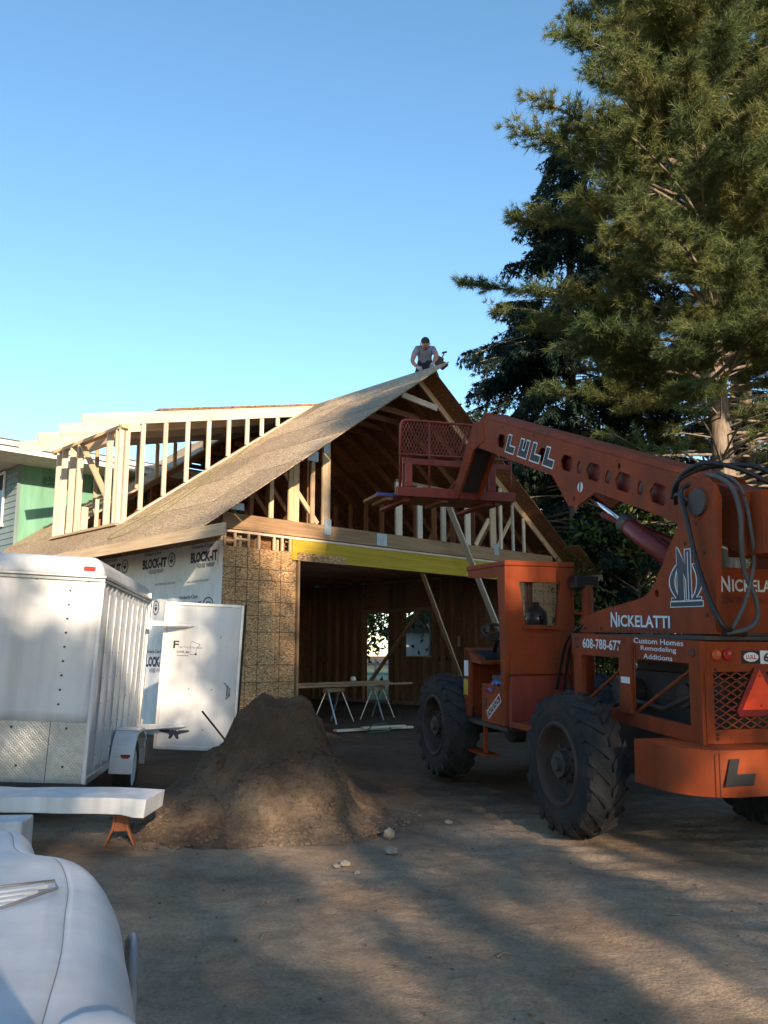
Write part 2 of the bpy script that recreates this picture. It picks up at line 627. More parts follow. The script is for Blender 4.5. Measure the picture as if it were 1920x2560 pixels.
def member(name, a, b, w, h, mat, parent, up=(0, 0, 1)):
    """a piece of lumber from a to b: its own object, mesh along its local X and shared between alike pieces"""
    a, b = Vector(a), Vector(b)
    L = (b - a).length
    key = (round(L, 3), w, h, mat)
    me = _mem.get(key)
    if me is None:
        me = MB().box(0, L, -w / 2, w / 2, -h / 2, h / 2).mesh(name)
        me.materials.append(M(mat))
        _mem[key] = me
    x = (b - a).normalized()
    u = Vector(up)
    y = u.cross(x)
    if y.length < 1e-4:
        y = Vector((0, 1, 0)).cross(x)
    y.normalize()
    z = x.cross(y)
    o = bpy.data.objects.new(name, me)
    link(o, parent)
    m = Matrix((x, y, z)).transposed().to_4x4()
    m.translation = a
    o.matrix_local = m
    return o


TXT = {}


def text_mesh(s, bold=0.0, spacing=1.0, shear=0.0):
    key = (s, bold, spacing, shear)
    if key not in TXT:
        cu = bpy.data.curves.new('text', 'FONT')
        cu.body = s
        cu.size = 1.0
        cu.align_x = 'CENTER'
        cu.align_y = 'CENTER'
        cu.offset = bold
        cu.space_character = spacing
        cu.shear = shear
        cu.resolution_u = 3
        ob = bpy.data.objects.new('text', cu)
        COL.objects.link(ob)
        dg = bpy.context.evaluated_depsgraph_get()
        me = bpy.data.meshes.new_from_object(ob.evaluated_get(dg))
        bpy.data.objects.remove(ob)
        bpy.data.curves.remove(cu)
        xs = [v.co.x for v in me.vertices]
        ys = [v.co.y for v in me.vertices]
        TXT[key] = (me, min(xs), max(xs), min(ys), max(ys))
    return TXT[key]


def lettering(s, mat, parent, origin, right, up, width, height, bold=0.0, name='lettering', spacing=1.0, shear=0.0):
    """flat print centred at origin, fitted to width x height in the plane (right, up)"""
    src, x0, x1, y0, y1 = text_mesh(s, bold, spacing, shear)
    me = src.copy()
    me.name = name
    me.materials.clear()
    me.materials.append(M(mat))
    rt, u = Vector(right).normalized(), Vector(up).normalized()
    o = bpy.data.objects.new(name, me)
    link(o, parent)
    sx, sy = width / (x1 - x0), height / (y1 - y0)
    cx, cy = (x0 + x1) / 2, (y0 + y1) / 2
    for v in me.vertices:
        p = rt * ((v.co.x - cx) * sx) + u * ((v.co.y - cy) * sy)
        v.co = p
    o.location = origin
    return o


# all the writing is prepared before the scene grows
for _s, _b, _sp in (('NICKELATTI', .02, 1), ('ICKELATTI', .02, 1), ('N', .02, 1), ('CONSTRUCTION COMPANY', 0, 1), ('608-788-677', .02, 1), ('Custom Homes', .012, 1),
                ('Remodeling', .012, 1), ('Additions', .012, 1), ('LULL', .03, 1), ('644', .03, 1), ('BLOCK-IT', .05, 1), ('HOUSE WRAP', .02, 1),
                ('Kimberly-Clark', .01, 1), ('www.kimberly-clark.com', 0, 1), ('abc', .02, 1), ('SUPPLY', .02, 1), ('DOVER, MN', .02, 1), ('F', .02, 1), ('ryan Tool & Fabrication', 0, 1), ('(888) 391-1112', 0, 1)):
    text_mesh(_s, _b, _sp)


def ground_z(x, y):
    t = min(1.0, max(0.0, (y - 8.0) / 6.0))
    return 0.2 * t * t * (3 - 2 * t)
# ------------------------------------------------------------------ ground
def build_ground():
    def axis(lo, hi, near_lo, near_hi, step):
        a = list(np.arange(near_lo, near_hi + 1e-6, step))
        x, s = near_lo, step
        left = []
        while x > lo:
            s *= 1.35
            x -= s
            left.append(max(x, lo))
        x, s = near_hi, step
        right = []
        while x < hi:
            s *= 1.35
            x += s
            right.append(min(x, hi))
        return np.array(left[::-1] + a + right)
    xs = axis(-400, 400, -3.6, 5.6, 0.036)
    ys = axis(-300, 700, 2.4, 11.5, 0.036)
    X, Y = np.meshgrid(xs, ys, indexing='ij')
    Z = np.zeros_like(X)
    for i in range(X.shape[0]):
        for j in range(X.shape[1]):
            x, y = X[i, j], Y[i, j]
            z = ground_z(x, y)
            if -6 < x < 8 and 1 < y < 15:
                n = noise.noise((x * 0.55, y * 0.55, 0.3)) * 0.035 + noise.noise((x * 2.3, y * 2.3, 4.0)) * 0.014
                n += abs(noise.noise((x * 7.0, y * 7.0, 9.0))) * 0.010 * (0.4 + noise.noise((x * 0.9, y * 0.9, 2.0)))
                rough = max(0.0, 0.55 + 0.9 * noise.noise((x * 0.7 + 3, y * 0.7, 6.0)))
                n += rough * (0.016 * noise.noise((x * 4.3, y * 4.3, 1.0)) + 0.011 * (abs(noise.noise((x * 9.5, y * 9.5, 3.0))) - 0.2) + 0.007 * noise.noise((x * 14.0, y * 14.0, 8.0)))
                # shallow wheel ruts leading to the machine
                for c, k in ((1.75, 0.29), (3.35, 0.29)):
                    dx = x - (c - (y - 7.0) * 0.30)
                    if abs(dx) < 0.35 and y < 11:
                        n -= 0.034 * math.cos(dx / 0.35 * math.pi / 2) * (0.6 + 0.4 * math.sin(y * 22))
                for c in (0.15, 1.75):
                    dx = x - (c + 0.16 * (y - 5) + 0.12 * math.sin(y * 0.5))
                    if abs(dx) < 0.2 and y < 9.5:
                        n -= 0.020 * math.cos(dx / 0.2 * math.pi / 2) * (0.7 + 0.3 * math.sin(y * 40 + dx * 18)) * (0.55 + 0.45 * noise.noise((x, y * 0.6, 5)))
                z += n
            Z[i, j] = z
    nx, ny = X.shape
    v = np.stack([X, Y, Z], -1).reshape(-1, 3)
    idx = np.arange(nx * ny).reshape(nx, ny)
    q = np.stack([idx[:-1, :-1], idx[1:, :-1], idx[1:, 1:], idx[:-1, 1:]], -1).reshape(-1, 4)
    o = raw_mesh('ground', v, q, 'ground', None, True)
    tag(o, 'bare sandy dirt yard in front of the garage', kind='structure')


build_ground()

# ------------------------------------------------------------------ garage under construction
# local axes: x along the gable front (to the right), y into the building, z up
garage = empty('garage', (-2.75, 14.4, 0), (0, 0, math.atan2(0.6984, 0.7157)),
               'unfinished timber framed garage with open gable, OSB roof and dormer framing', 'garage')
G = garage
RIDGE, ZR, SL = 4.85, 7.6, 0.70
CS = 1 / math.sqrt(1 + SL * SL)


def zroof(s):
    return ZR - SL * abs(s - RIDGE)


DEPTH = 9.2
WID = 9.7
MB().box(0.0, WID, 0.021, DEPTH, 0.0, 0.185).build('floor_slab', 'concrete', G)
MB().box(-0.06, 1.6, -0.10, 0.02, -0.1, 0.30).box(8.2, WID + 0.06, -0.10, 0.02, -0.1, 0.30).box(-0.1, 0.02, 0.021, DEPTH, -0.1, 0.30).box(WID - 0.02, WID + 0.1, 0.021, DEPTH, -0.1, 0.30).build('foundation', 'concrete', G)

# front wall sheathing, to the left and right of the opening
def sheet(name, s0, s1, z0, z1, d, mat='osb', t=0.012):
    o = MB().box(0, s1 - s0, 0, t, 0, z1 - z0).build(name, mat, G)
    o.location = (s0, d, z0)
    return o


sheet('wall_panel', -0.06, 1.155, 0.30, 2.74, -0.016)
sheet('wall_panel', -0.06, 1.155, 2.745, 3.42, -0.016)
sheet('wall_panel', 1.16, 1.60, 0.30, 3.42, -0.016)
sheet('wall_panel', 1.605, 2.78, 3.275, 3.42, -0.062)
sheet('wall_panel', 8.20, 9.42, 0.30, 2.74, -0.016)
sheet('wall_panel', 8.20, 9.42, 2.745, 3.655, -0.016)
sheet('wall_panel', 9.425, 9.76, 0.30, 3.655, -0.016)
# printed nailing lines on the sheets
def nail_lines(vs, hs, s0, s1, z0, z1):
    for s in vs:
        MB().box(s - 0.005, s + 0.005, -0.0185, -0.0163, z0, z1).build('printed_line', 'print_brown', G)
    for z in hs:
        MB().box(s0, s1, -0.0188, -0.0163, z - 0.005, z + 0.005).build('printed_line', 'print_brown', G)


nail_lines((0.30, 0.54, 0.79, 1.26), (0.72, 1.13, 1.42, 1.98, 2.26, 2.50, 2.87, 3.07), -0.05, 1.59, 0.32, 3.40)
nail_lines((8.45, 8.85, 9.2, 9.6), (0.9, 1.4, 1.9, 2.2, 2.5, 2.8, 3.1, 3.4), 8.21, 9.75, 0.32, 3.64)
for s in (1.72, 1.96, 2.2):
    MB().box(s - 0.005, s + 0.005, -0.0645, -0.0625, 3.28, 3.415).build('printed_line', 'print_brown', G)

# studs of the front wall and the exposed framing above the sheathing
for s in (0.02, 0.4, 0.8, 1.2, 1.55, 8.24, 8.65, 9.05, 9.45, 9.66):
    member('stud', (s, 0.07, 0.34), (s, 0.07, 3.62), 0.04, 0.13, 'lumber', G, up=(0, 1, 0))
for s in (0.06, 0.27, 0.55, 0.77, 1.10, 1.28, 1.46):
    MB().box(s - 0.02, s + 0.02, -0.03, 0.003, 3.42, 3.655).build('cripple_stud', 'lumber', G)
MB().box(-0.02, 1.46, 0.136, 0.15, 3.3, 3.66).build('shade_backing', 'osb_shaded', G)  # dark sheet standing in for the shaded void behind the framing
MB().box(0.28, 0.54, -0.02, 0.0, 3.54, 3.575).build('block', 'lumber', G)
MB().box(0.08, 0.26, -0.02, 0.0, 3.50, 3.535).build('block', 'lumber', G)
member('header', (1.49, 0.02, 3.468), (8.19, 0.02, 3.468), 0.14, 0.37, 'header_yellow', G)
member('top_plate', (-0.06, 0.03, 3.678), (9.76, 0.03, 3.678), 0.14, 0.038, 'lumber_pale', G)
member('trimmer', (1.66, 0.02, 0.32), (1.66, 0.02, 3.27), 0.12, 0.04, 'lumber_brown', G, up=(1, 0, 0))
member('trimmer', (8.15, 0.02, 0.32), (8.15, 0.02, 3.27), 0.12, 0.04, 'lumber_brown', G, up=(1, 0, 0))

# left side wall: sheathing, studs inside, and the white wrap outside
for i in range(8):
    d0 = 0.0 + i * 1.15
    MB().box(-0.012, 0.0, d0 + 0.003, min(d0 + 1.147, DEPTH), 0.30, 3.66).build('side_panel', 'osb', G)
for i in range(23):
    d = 0.2 + i * 0.4
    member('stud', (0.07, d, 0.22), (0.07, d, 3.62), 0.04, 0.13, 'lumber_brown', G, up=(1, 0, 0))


def wrap_pt(u, v):
    d = -0.12 + u * 6.6
    z = 0.27 + v * 3.22
    edge = math.exp(-max(d, 0.0) * 2.4)
    w = math.sin(d * 13 + 2.5 * math.sin(z * 0.8)) * 0.016 * (0.4 + 2.4 * edge * (1 - v))
    w += noise.noise((d * 1.3, z * 0.7, 3.0)) * 0.03 + noise.noise((d * 4.0, z * 0.9, 7.0)) * 0.016
    w += 0.07 * edge * (1 - v) ** 1.2 * (0.6 + 0.4 * math.sin(z * 3.1))
    curl = max(0.0, 0.25 - d) * 0.6 * max(0.0, math.sin(v * 3.0)) * 0.5
    return (-0.03 - max(0.0, w + 0.02), d - curl * 0.6, z)


wrap = MB().grid(150, 60, wrap_pt).build('house_wrap', 'house_wrap', G, smooth=True)


def wrap_print(s, d, z, w, h, mat='print_navy', bold=0.0):
    o = lettering(s, mat, wrap, (0, 0, 0), (0, -1, 0), (0, 0, 1), w, h, bold)
    for v in o.data.vertices:
        dd, zz = d + v.co.y, z + v.co.z
        q = wrap_pt((dd + 0.12) / 6.6, min(1.0, max(0.0, (zz - 0.27) / 3.22)))
        v.co = (q[0] - 0.004, q[1], zz)
    return o


def wrap_logo(d, z, r=0.135):
    mb = MB()
    pts = []
    n = 28
    ring = [(d + r * math.cos(t * 2 * math.pi / n), z + r * math.sin(t * 2 * math.pi / n)) for t in range(n)]
    hole = [(d + 0.85 * r * math.cos(t * 2 * math.pi / n), z + 0.85 * r * math.sin(t * 2 * math.pi / n)) for t in range(n)]

    def fn(a, b, t):
        q = wrap_pt((a + 0.12) / 6.6, min(1.0, max(0.0, (b - 0.27) / 3.22)))
        return (q[0] - 0.004 - t, q[1], b)
    mb.prism(ring, 0, 0.001, fn, [hole])
    k = 0.62 * r
    mb.prism([(d - k, z), (d, z - k * 0.8), (d + k, z), (d, z + 0.1 * r)], 0, 0.001, fn)
    mb.prism([(d - k, z + 0.16 * r), (d - 0.06 * r, z + 0.28 * r), (d - 0.06 * r, z + 0.8 * k)], 0, 0.001, fn)
    mb.prism([(d + k, z + 0.16 * r), (d + 0.06 * r, z + 0.28 * r), (d + 0.06 * r, z + 0.8 * k)], 0, 0.001, fn)
    mb.build('printed_logo', 'print_navy', wrap)


for d, z in ((3.82, 3.27), (2.09, 3.26), (0.43, 3.255), (0.83, 2.40), (2.56, 2.42), (4.3, 2.42), (1.95, 1.47), (3.7, 1.47), (0.25, 1.47)):
    if d < 0.5:
        wrap_print('BLOCK-IT', d, z, 0.82, 0.185, bold=0.05)
    else:
        wrap_print('BLOCK-IT', d, z, 0.84, 0.185, bold=0.05)
        wrap_logo(d - 0.60, z + 0.02)
    wrap_print('Kimberly-Clark', d + 0.05, z + 0.175, 0.62, 0.085, 'print_navy', 0.01)
    wrap_print('HOUSE WRAP', d - 0.08, z - 0.155, 0.5, 0.075, 'print_grey' if d > 0.5 else 'print_navy', 0.02)
for d, z in ((1.7, 2.86), (0.6, 2.84), (3.3, 2.87)):
    wrap_print('www.kimberly-clark.com', d, z, 0.72, 0.07, 'print_grey')

# right side wall with a door and a window opening; studs show from inside
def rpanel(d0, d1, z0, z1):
    MB().box(WID, WID + 0.012, d0 + 0.002, d1 - 0.002, z0, z1).build('side_panel', 'osb_shaded', G)


rpanel(0.0, 1.2, 0.3, 3.66)
rpanel(1.2, 2.4, 0.3, 3.66)
rpanel(2.4, 4.0, 0.3, 3.66)
rpanel(4.0, 5.1, 0.3, 1.56)
rpanel(4.0, 5.1, 2.79, 3.66)
rpanel(5.1, 5.72, 0.3, 3.66)
rpanel(5.72, 6.73, 2.79, 3.66)
rpanel(6.73, 8.0, 0.3, 3.66)
rpanel(8.0, DEPTH, 0.3, 3.66)
for d in (0.06, 0.45, 0.85, 1.25, 1.65, 2.05, 2.45, 2.85, 3.25, 3.65, 3.96, 5.15, 5.4, 5.66, 6.80, 7.2, 7.6, 8.0, 8.4, 8.8, 9.1):
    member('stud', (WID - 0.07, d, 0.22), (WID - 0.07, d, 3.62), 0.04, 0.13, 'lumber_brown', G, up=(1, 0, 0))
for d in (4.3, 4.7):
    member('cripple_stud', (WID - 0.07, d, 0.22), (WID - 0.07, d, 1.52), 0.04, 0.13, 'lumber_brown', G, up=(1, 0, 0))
member('window_sill', (WID - 0.06, 3.98, 1.54), (WID - 0.06, 5.13, 1.54), 0.13, 0.04, 'lumber', G)
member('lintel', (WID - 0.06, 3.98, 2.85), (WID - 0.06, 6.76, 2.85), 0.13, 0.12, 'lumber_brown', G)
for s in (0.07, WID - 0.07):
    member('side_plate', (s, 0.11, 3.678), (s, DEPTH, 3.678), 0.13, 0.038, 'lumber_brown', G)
# back wall
for i in range(8):
    s0 = i * 1.2125
    MB().box(s0 + 0.003, s0 + 1.21, DEPTH, DEPTH + 0.012, 0.05, min(zroof(s0), zroof(s0 + 1.21)) - 0.15).build('back_panel', 'osb_shaded', G)
for i in range(24):
    s = 0.2 + i * 0.4
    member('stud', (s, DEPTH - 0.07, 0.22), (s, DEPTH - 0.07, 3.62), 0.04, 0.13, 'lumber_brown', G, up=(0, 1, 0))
# diagonal braces inside and the long pale one in front
member('brace', (9.56, 6.45, 0.80), (9.56, 4.40, 2.84), 0.04, 0.14, 'lumber', G, up=(1, 0, 0))
member('brace', (5.15, 0.20, 3.33), (8.0, 1.6, 1.05), 0.04, 0.10, 'lumber', G, up=(0, 1, 0))
member('brace', (5.40, -0.34, 4.74), (7.75, -0.34, 0.98), 0.04, 0.14, 'lumber_pale', G, up=(0, 1, 0))
# small pale plates on the far studs
for d, z in ((3.0, 1.95), (2.0, 2.25)):
    MB().box(WID - 0.145, WID - 0.139, d - 0.05, d + 0.05, z - 0.14, z + 0.14).build('pale_plate', 'lumber_pale', G)

# trusses
def chord(a, b, w, h, d, mat, name='top_chord'):
    member(name, (a[0], d, a[1]), (b[0], d, b[1]), w, h, mat, G, up=(0, 0, 1))


def zc(s):
    return zroof(s) - 0.112


DORM0, DORM1 = 3.45, 6.45
for i in range(16):
    d = 0.03 + i * 0.61
    if d > DEPTH:
        break
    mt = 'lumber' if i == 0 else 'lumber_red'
    in_dormer = DORM0 < d < DORM1
    if in_dormer:
        chord((-0.93, zc(-0.93)), (-0.02, zc(-0.02)), 0.04, 0.14, d, mt)
    else:
        chord((-0.93, zc(-0.93)), (4.83, zc(4.83)), 0.04, 0.14, d, mt)
    chord((4.87, zc(4.87)), (10.6, zc(10.6)), 0.04, 0.14, d, mt)
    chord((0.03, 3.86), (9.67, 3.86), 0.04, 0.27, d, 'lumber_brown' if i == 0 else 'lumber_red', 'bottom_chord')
    if not in_dormer:
        chord((2.33, 4.0), (2.33, zroof(2.33) - 0.2), 0.19 if i == 0 else 0.04, 0.04 if i == 0 else 0.14, d, mt, 'post')
        chord((1.05, 4.0), (1.05, zroof(1.05) - 0.2), 0.085, 0.04, d, mt, 'web')
        chord((1.38, 4.88), (2.16, 4.02), 0.04, 0.085, d + 0.041, mt, 'web')
    chord((7.37, 4.0), (7.37, zroof(7.37) - 0.2), 0.19 if i == 0 else 0.04, 0.04 if i == 0 else 0.14, d, mt, 'post')
    chord((8.18, 4.85), (7.54, 4.02), 0.04, 0.085, d + 0.041, mt, 'web')
    if i:
        chord((4.0, 6.86), (5.7, 6.86), 0.04, 0.12, d + 0.041, mt, 'collar_tie')
D0 = 0.03
for s, w in ((1.48, 0.085), (1.64, 0.14), (2.0, 0.085)):
    chord((s, 4.0), (s, zroof(s) - 0.2), w, 0.04, D0 + (0.05 if w > 0.1 else 0), 'lumber', 'web')
for s, w, zt in ((4.29, 0.18, 5.1), (4.92, 0.14, 5.1), (5.66, 0.14, 5.1), (6.47, 0.17, 5.1), (7.66, 0.09, 5.44), (8.12, 0.07, 5.1), (8.54, 0.08, 4.82)):
    chord((s, 4.0), (s, min(zt, zroof(s) - 0.2)), w, 0.04, D0, 'lumber_pale', 'web')
chord((4.2, 5.13), (7.2, 5.13), 0.04, 0.06, D0, 'lumber_brown', 'rail')
chord((6.79, 4.02), (7.28, 4.66), 0.04, 0.10, D0 + 0.05, 'lumber', 'web')
member('collar_tie', (4.33, -0.03, 6.98), (5.42, -0.03, 6.90), 0.04, 0.13, 'lumber_pale', G)
# nail plates on the gable truss
for s, z, w, h in ((2.36, 3.97, 0.17, 0.30), (7.45, 3.97, 0.17, 0.26), (3.78, 3.86, 0.28, 0.24), (2.31, 5.5, 0.14, 0.22), (1.98, 5.28, 0.26, 0.2), (0.3, 4.12, 0.3, 0.12)):
    MB().box(s - w / 2, s + w / 2, -0.003, 0.009, z - h / 2, z + h / 2).build('nail_plate', 'galvanized', G)

# roof sheathing: single sheets laid in rows, staggered
def roof_sheet(side, s_lo, s_hi, d0, d1, mat):
    """side -1: left slope, +1: right slope; a sheet between two heights of the slope"""
    t = 0.016
    sm = RIDGE + side * (RIDGE - s_lo) if side > 0 else s_lo
    o = bpy.data.objects.new('roof_panel', None)
    gap = 0.018 if side < 0 else 0.003
    L = (s_hi - s_lo) / CS - gap
    me = MB().box(0, d1 - d0 - gap, 0, L, 0, t).mesh('roof_panel')
    me.materials.append(M(mat))
    o = bpy.data.objects.new('roof_panel', me)
    link(o, G)
    if side < 0:
        x = Vector((0, -1, 0)); y = Vector((CS, 0, SL * CS)); org = Vector((s_lo, d1 - 0.002, zroof(s_lo) - t))
    else:
        s1 = 2 * RIDGE - s_lo
        x = Vector((0, 1, 0)); y = Vector((-CS, 0, SL * CS)); org = Vector((s1, d0 + 0.002, zroof(s1) - t))
    z = x.cross(y)
    m = Matrix((x, y, z)).transposed().to_4x4()
    m.translation = org + z * random.uniform(-0.001, 0.005)
    o.matrix_local = m
    return o


rows = [-1.0, 0.0, 1.0, 2.0, 3.0, 4.0, 4.9]
for r in range(6):
    s0, s1 = rows[r], rows[r + 1]
    edges = [-0.9] + [(-0.9 + (1.22 if r % 2 else 2.44)) + 2.44 * k for k in range(4)] + [9.28]
    edges = [e for e in edges if e <= 9.28]
    for a, b in zip(edges[:-1], edges[1:]):
        spans = [(a, b)]
        if 0.0 <= s0 < 4.0:
            spans = [(a, min(b, 3.36)), (max(a, 6.52), b)]
        for a2, b2 in spans:
            if b2 - a2 > 0.1:
                roof_sheet(-1, s0, s1, a2, b2, 'osb_roof')
    edges = [-0.42 if r else -0.75] + [(-0.32 + (1.22 if r % 2 else 2.44)) + 2.44 * k for k in range(4)] + [9.28]
    if r == 5:
        continue
    for a, b in zip(edges[:-1], edges[1:]):
        if b > a:
            roof_sheet(1, s0 + (0.0 if r else 0.1), s1 if r < 4 else 4.835, a, b, 'osb_shaded')
# eave boards
member('fascia_board', (-1.03, -1.65, 3.425), (-1.03, 9.2, 3.425), 0.04, 0.185, 'lumber', G)
member('fascia_board', (10.63, -0.78, 3.47), (10.63, 9.2, 3.47), 0.04, 0.16, 'lumber_pale', G)
member('barge_rafter', (-0.9, -0.30, zc(-0.9) + 0.005), (4.8, -0.30, zc(4.8) + 0.005), 0.04, 0.12, 'lumber_brown', G)

# dormer framing on the left slope
DN, DF = 3.40, 6.48

def zraft(s):
    return 6.20 + 0.233 * (s + 1.0)      # top of the dormer rafters


for d in (DN, 4.42, 5.45, DF):
    member('dormer_rafter', (-1.0, d, zraft(-1.0) - 0.125), (5.0 if d == DN else 4.6, d, (zraft(5.0) if d == DN else zraft(4.6)) - 0.125), 0.04, 0.24, 'lumber_pale', G)
for s in (-0.15, -0.06, 0.30, 0.81, 1.33, 1.85, 2.36, 2.85, 3.25, 3.7, 4.1):
    zt = zraft(s) - 0.255
    zb = zroof(s) + 0.045
    if zt - zb > 0.05:
        member('dormer_stud', (s, DN, zb), (s, DN, zt), 0.14 if s < 0 else 0.09, 0.04, 'lumber_pale', G, up=(0, 1, 0))
    if -0.1 < s < 4:
        if zt - zb > 0.05:
            member('dormer_stud', (s, DF, zb), (s, DF, zt), 0.09, 0.04, 'lumber', G, up=(0, 1, 0))
member('sole_plate', (-0.15, DN, zroof(-0.15) + 0.022), (4.3, DN, zroof(4.3) + 0.022), 0.12, 0.04, 'lumber_pale', G)
member('sole_plate', (-0.15, DF, zroof(-0.15) + 0.022), (4.3, DF, zroof(4.3) + 0.022), 0.12, 0.04, 'lumber', G)
member('sole_plate', (-0.15, DN, zroof(-0.15) + 0.03), (-0.15, DF, zroof(-0.15) + 0.03), 0.14, 0.05, 'lumber', G)
for d in (3.55, 3.92, 5.25, 5.62, 6.02, 6.30):
    member('dormer_stud', (-0.15, d, zroof(-0.15) + 0.056), (-0.15, d, 6.06), 0.13, 0.045, 'lumber_pale', G, up=(0, 1, 0))
for d, z1 in ((4.35, 4.75), (4.9, 4.65), (5.12, 4.4)):
    member('cripple_stud', (-0.15, d, zroof(-0.15) + 0.056), (-0.15, d, z1), 0.04, 0.14 if d == 4.9 else 0.07, 'lumber_pale', G, up=(1, 0, 0))
member('dormer_plate', (-0.15, 3.3, 6.095), (-0.15, 6.6, 6.095), 0.14, 0.07, 'lumber', G)
member('dormer_brace', (-0.15, 5.15, 6.0), (-0.15, 3.95, 4.75), 0.04, 0.13, 'lumber', G, up=(1, 0, 0))
member('dormer_header', (0.1, 6.3, zraft(0.1) - 0.4), (0.1, 3.6, zraft(0.1) - 0.4), 0.04, 0.2, 'lumber', G)
for a, b in ((3.37, 4.94), (4.945, 6.53)):
    for s0, s1 in ((0.65, 1.85), (1.855, 3.05), (3.055, 4.25), (4.255, 5.0)):
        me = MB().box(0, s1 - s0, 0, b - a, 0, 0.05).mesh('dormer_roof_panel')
        me.materials.append(M('osb_shaded'))
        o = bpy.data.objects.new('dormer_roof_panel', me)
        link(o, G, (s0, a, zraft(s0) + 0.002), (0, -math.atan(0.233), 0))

# yellow-green rope left lying on the sheathing
def on_roof(s, d, h=0.012):
    p = Vector((s, d, zroof(s) + h))
    return garage.matrix_basis @ p


bpy.context.view_layer.update()
GM = Matrix.Translation((-2.75, 14.4, 0)) @ Matrix.Rotation(math.atan2(0.6984, 0.7157), 4, 'Z')


def gw(s, d, z):
    return GM @ Vector((s, d, z))


def smooth_path(pts, n=6):
    out = []
    P = [Vector(p) for p in pts]
    for i in range(len(P) - 1):
        p0, p1, p2, p3 = P[max(i - 1, 0)], P[i], P[i + 1], P[min(i + 2, len(P) - 1)]
        for k in range(n):
            t = k / n
            out.append(0.5 * ((2 * p1) + (p2 - p0) * t + (2 * p0 - 5 * p1 + 4 * p2 - p3) * t * t + (3 * p1 - p0 - 3 * p2 + p3) * t ** 3))
    out.append(P[-1])
    return out


rp = [(2.84, 3.26), (1.73, 2.62), (0.57, 2.10), (-0.25, 1.95), (-0.60, 2.0), (-0.76, 2.45), (-0.60, 2.78), (-0.22, 2.68), (0.30, 2.52), (0.8, 2.45), (1.5, 2.7)]
mb = MB().tube([gw(s, d, zroof(s) + 0.016) for s, d, *_ in smooth_path([(a, b, 0) for a, b in rp])], 0.009, 6)
tag(mb.build('rope', 'rope', None, True), 'yellow green rope lying in a loop on the OSB roof', 'rope')

# ------------------------------------------------------------------ existing house behind, at the left
HM = GM
house = empty('house', (-2.75, 14.4, 0), (0, 0, math.atan2(0.6984, 0.7157)),
              'existing green sided house with white fascia behind the dormer framing', 'house')
H0, HD = 0.14, 9.32            # corner: local x, local y
ZS = 6.32                      # soffit height
for i, z in enumerate(np.arange(0.3, ZS, 0.155)):
    b = MB()
    z1 = min(z + 0.16, ZS)
    b.hexa([(H0 - 0.022, HD, z), (H0 + 0.02, HD, z), (H0 + 0.02, HD + 6, z), (H0 - 0.022, HD + 6, z),
            (H0 - 0.002, HD, z1), (H0 + 0.02, HD, z1), (H0 + 0.02, HD + 6, z1), (H0 - 0.002, HD + 6, z1)])
    b.build('siding_board', 'siding', house)
# sheathing of the wall that faces the yard, in tall boards
for i in range(6):
    a = H0 + 0.03 + i * 1.22
    MB().box(a, a + 1.217, HD, HD + 0.02, 0.3, ZS).build('sheathing_panel', 'green_board', house)
MB().box(H0 - 0.05, H0 + 0.028, HD - 0.03, HD - 0.001, 0.3, ZS).build('corner_trim', 'siding', house)
MB().box(H0 + 0.06, 7.4, HD + 0.03, HD + 6, 0.0, ZS - 0.01).build('wall', 'siding', house)
for s in (0.95, 2.25, 3.6):
    lettering('abc', 'print_green', house, (s, HD - 0.004, 6.06), (1, 0, 0), (0, 0, 1), 0.42, 0.15, 0.02)
    lettering('SUPPLY', 'print_green', house, (s + 0.03, HD - 0.004, 5.92), (1, 0, 0), (0, 0, 1), 0.5, 0.09, 0.02)
    MB().prism([(s + 0.24, 6.0), (s + 0.42, 5.86), (s + 0.24, 5.86)], 0, 0.002, lambda u, v, t: (u, HD - 0.004 - t, v)).build('printed_mark', 'print_green', house)
MB().box(-0.85, 7.4, 8.03, 15.4, ZS, ZS + 0.03).build('soffit', 'soffit', house)
MB().box(-0.85, 7.4, 8.0, 8.029, ZS - 0.02, ZS + 0.22).box(-0.88, -0.851, 8.0, 15.4, ZS - 0.02, ZS + 0.22).build('fascia_board', 'fascia_white', house)
MB().box(-0.95, 7.4, 7.93, 7.999, ZS + 0.12, ZS + 0.235).build('gutter', 'fascia_white', house)
# low shingle roof in courses
for i in range(9):
    d0 = 7.9 + i * 0.42
    z0 = ZS + 0.24 + i * 0.42 * 0.22
    MB().hexa([(-0.95, d0, z0), (7.2 - i * 0.35, d0, z0), (7.2 - i * 0.35, d0 + 0.43, z0 + 0.09), (-0.95, d0 + 0.43, z0 + 0.09),
               (-0.95, d0, z0 + 0.018), (7.2 - i * 0.35, d0, z0 + 0.018), (7.2 - i * 0.35, d0 + 0.43, z0 + 0.1), (-0.95, d0 + 0.43, z0 + 0.1)]).build('shingle_course', 'shingle', house)
w = MB().box(H0 - 0.06, H0 - 0.024, 10.15, 10.22, 4.9, 6.2).box(H0 - 0.06, H0 - 0.024, 11.1, 11.17, 4.9, 6.2).box(H0 - 0.07, H0 - 0.024, 10.1, 11.2, 4.82, 4.9).box(H0 - 0.06, H0 - 0.024, 10.15, 11.17, 6.2, 6.27).build('window', 'fascia_white', house)
MB().box(H0 - 0.04, H0 - 0.03, 10.22, 11.1, 4.9, 6.2).build('pane', 'glass_dark', w)
# ------------------------------------------------------------------ telehandler
# local axes: x to its right, y forward (towards the garage), z up; origin on the ground under the rear axle
lift = empty('telehandler', (2.67, 8.27, 0), (0.0318, 0, R(17.0)),
             'dusty orange telescopic forklift with LULL boom parked facing the garage', 'forklift')
T = lift
WR = 0.64


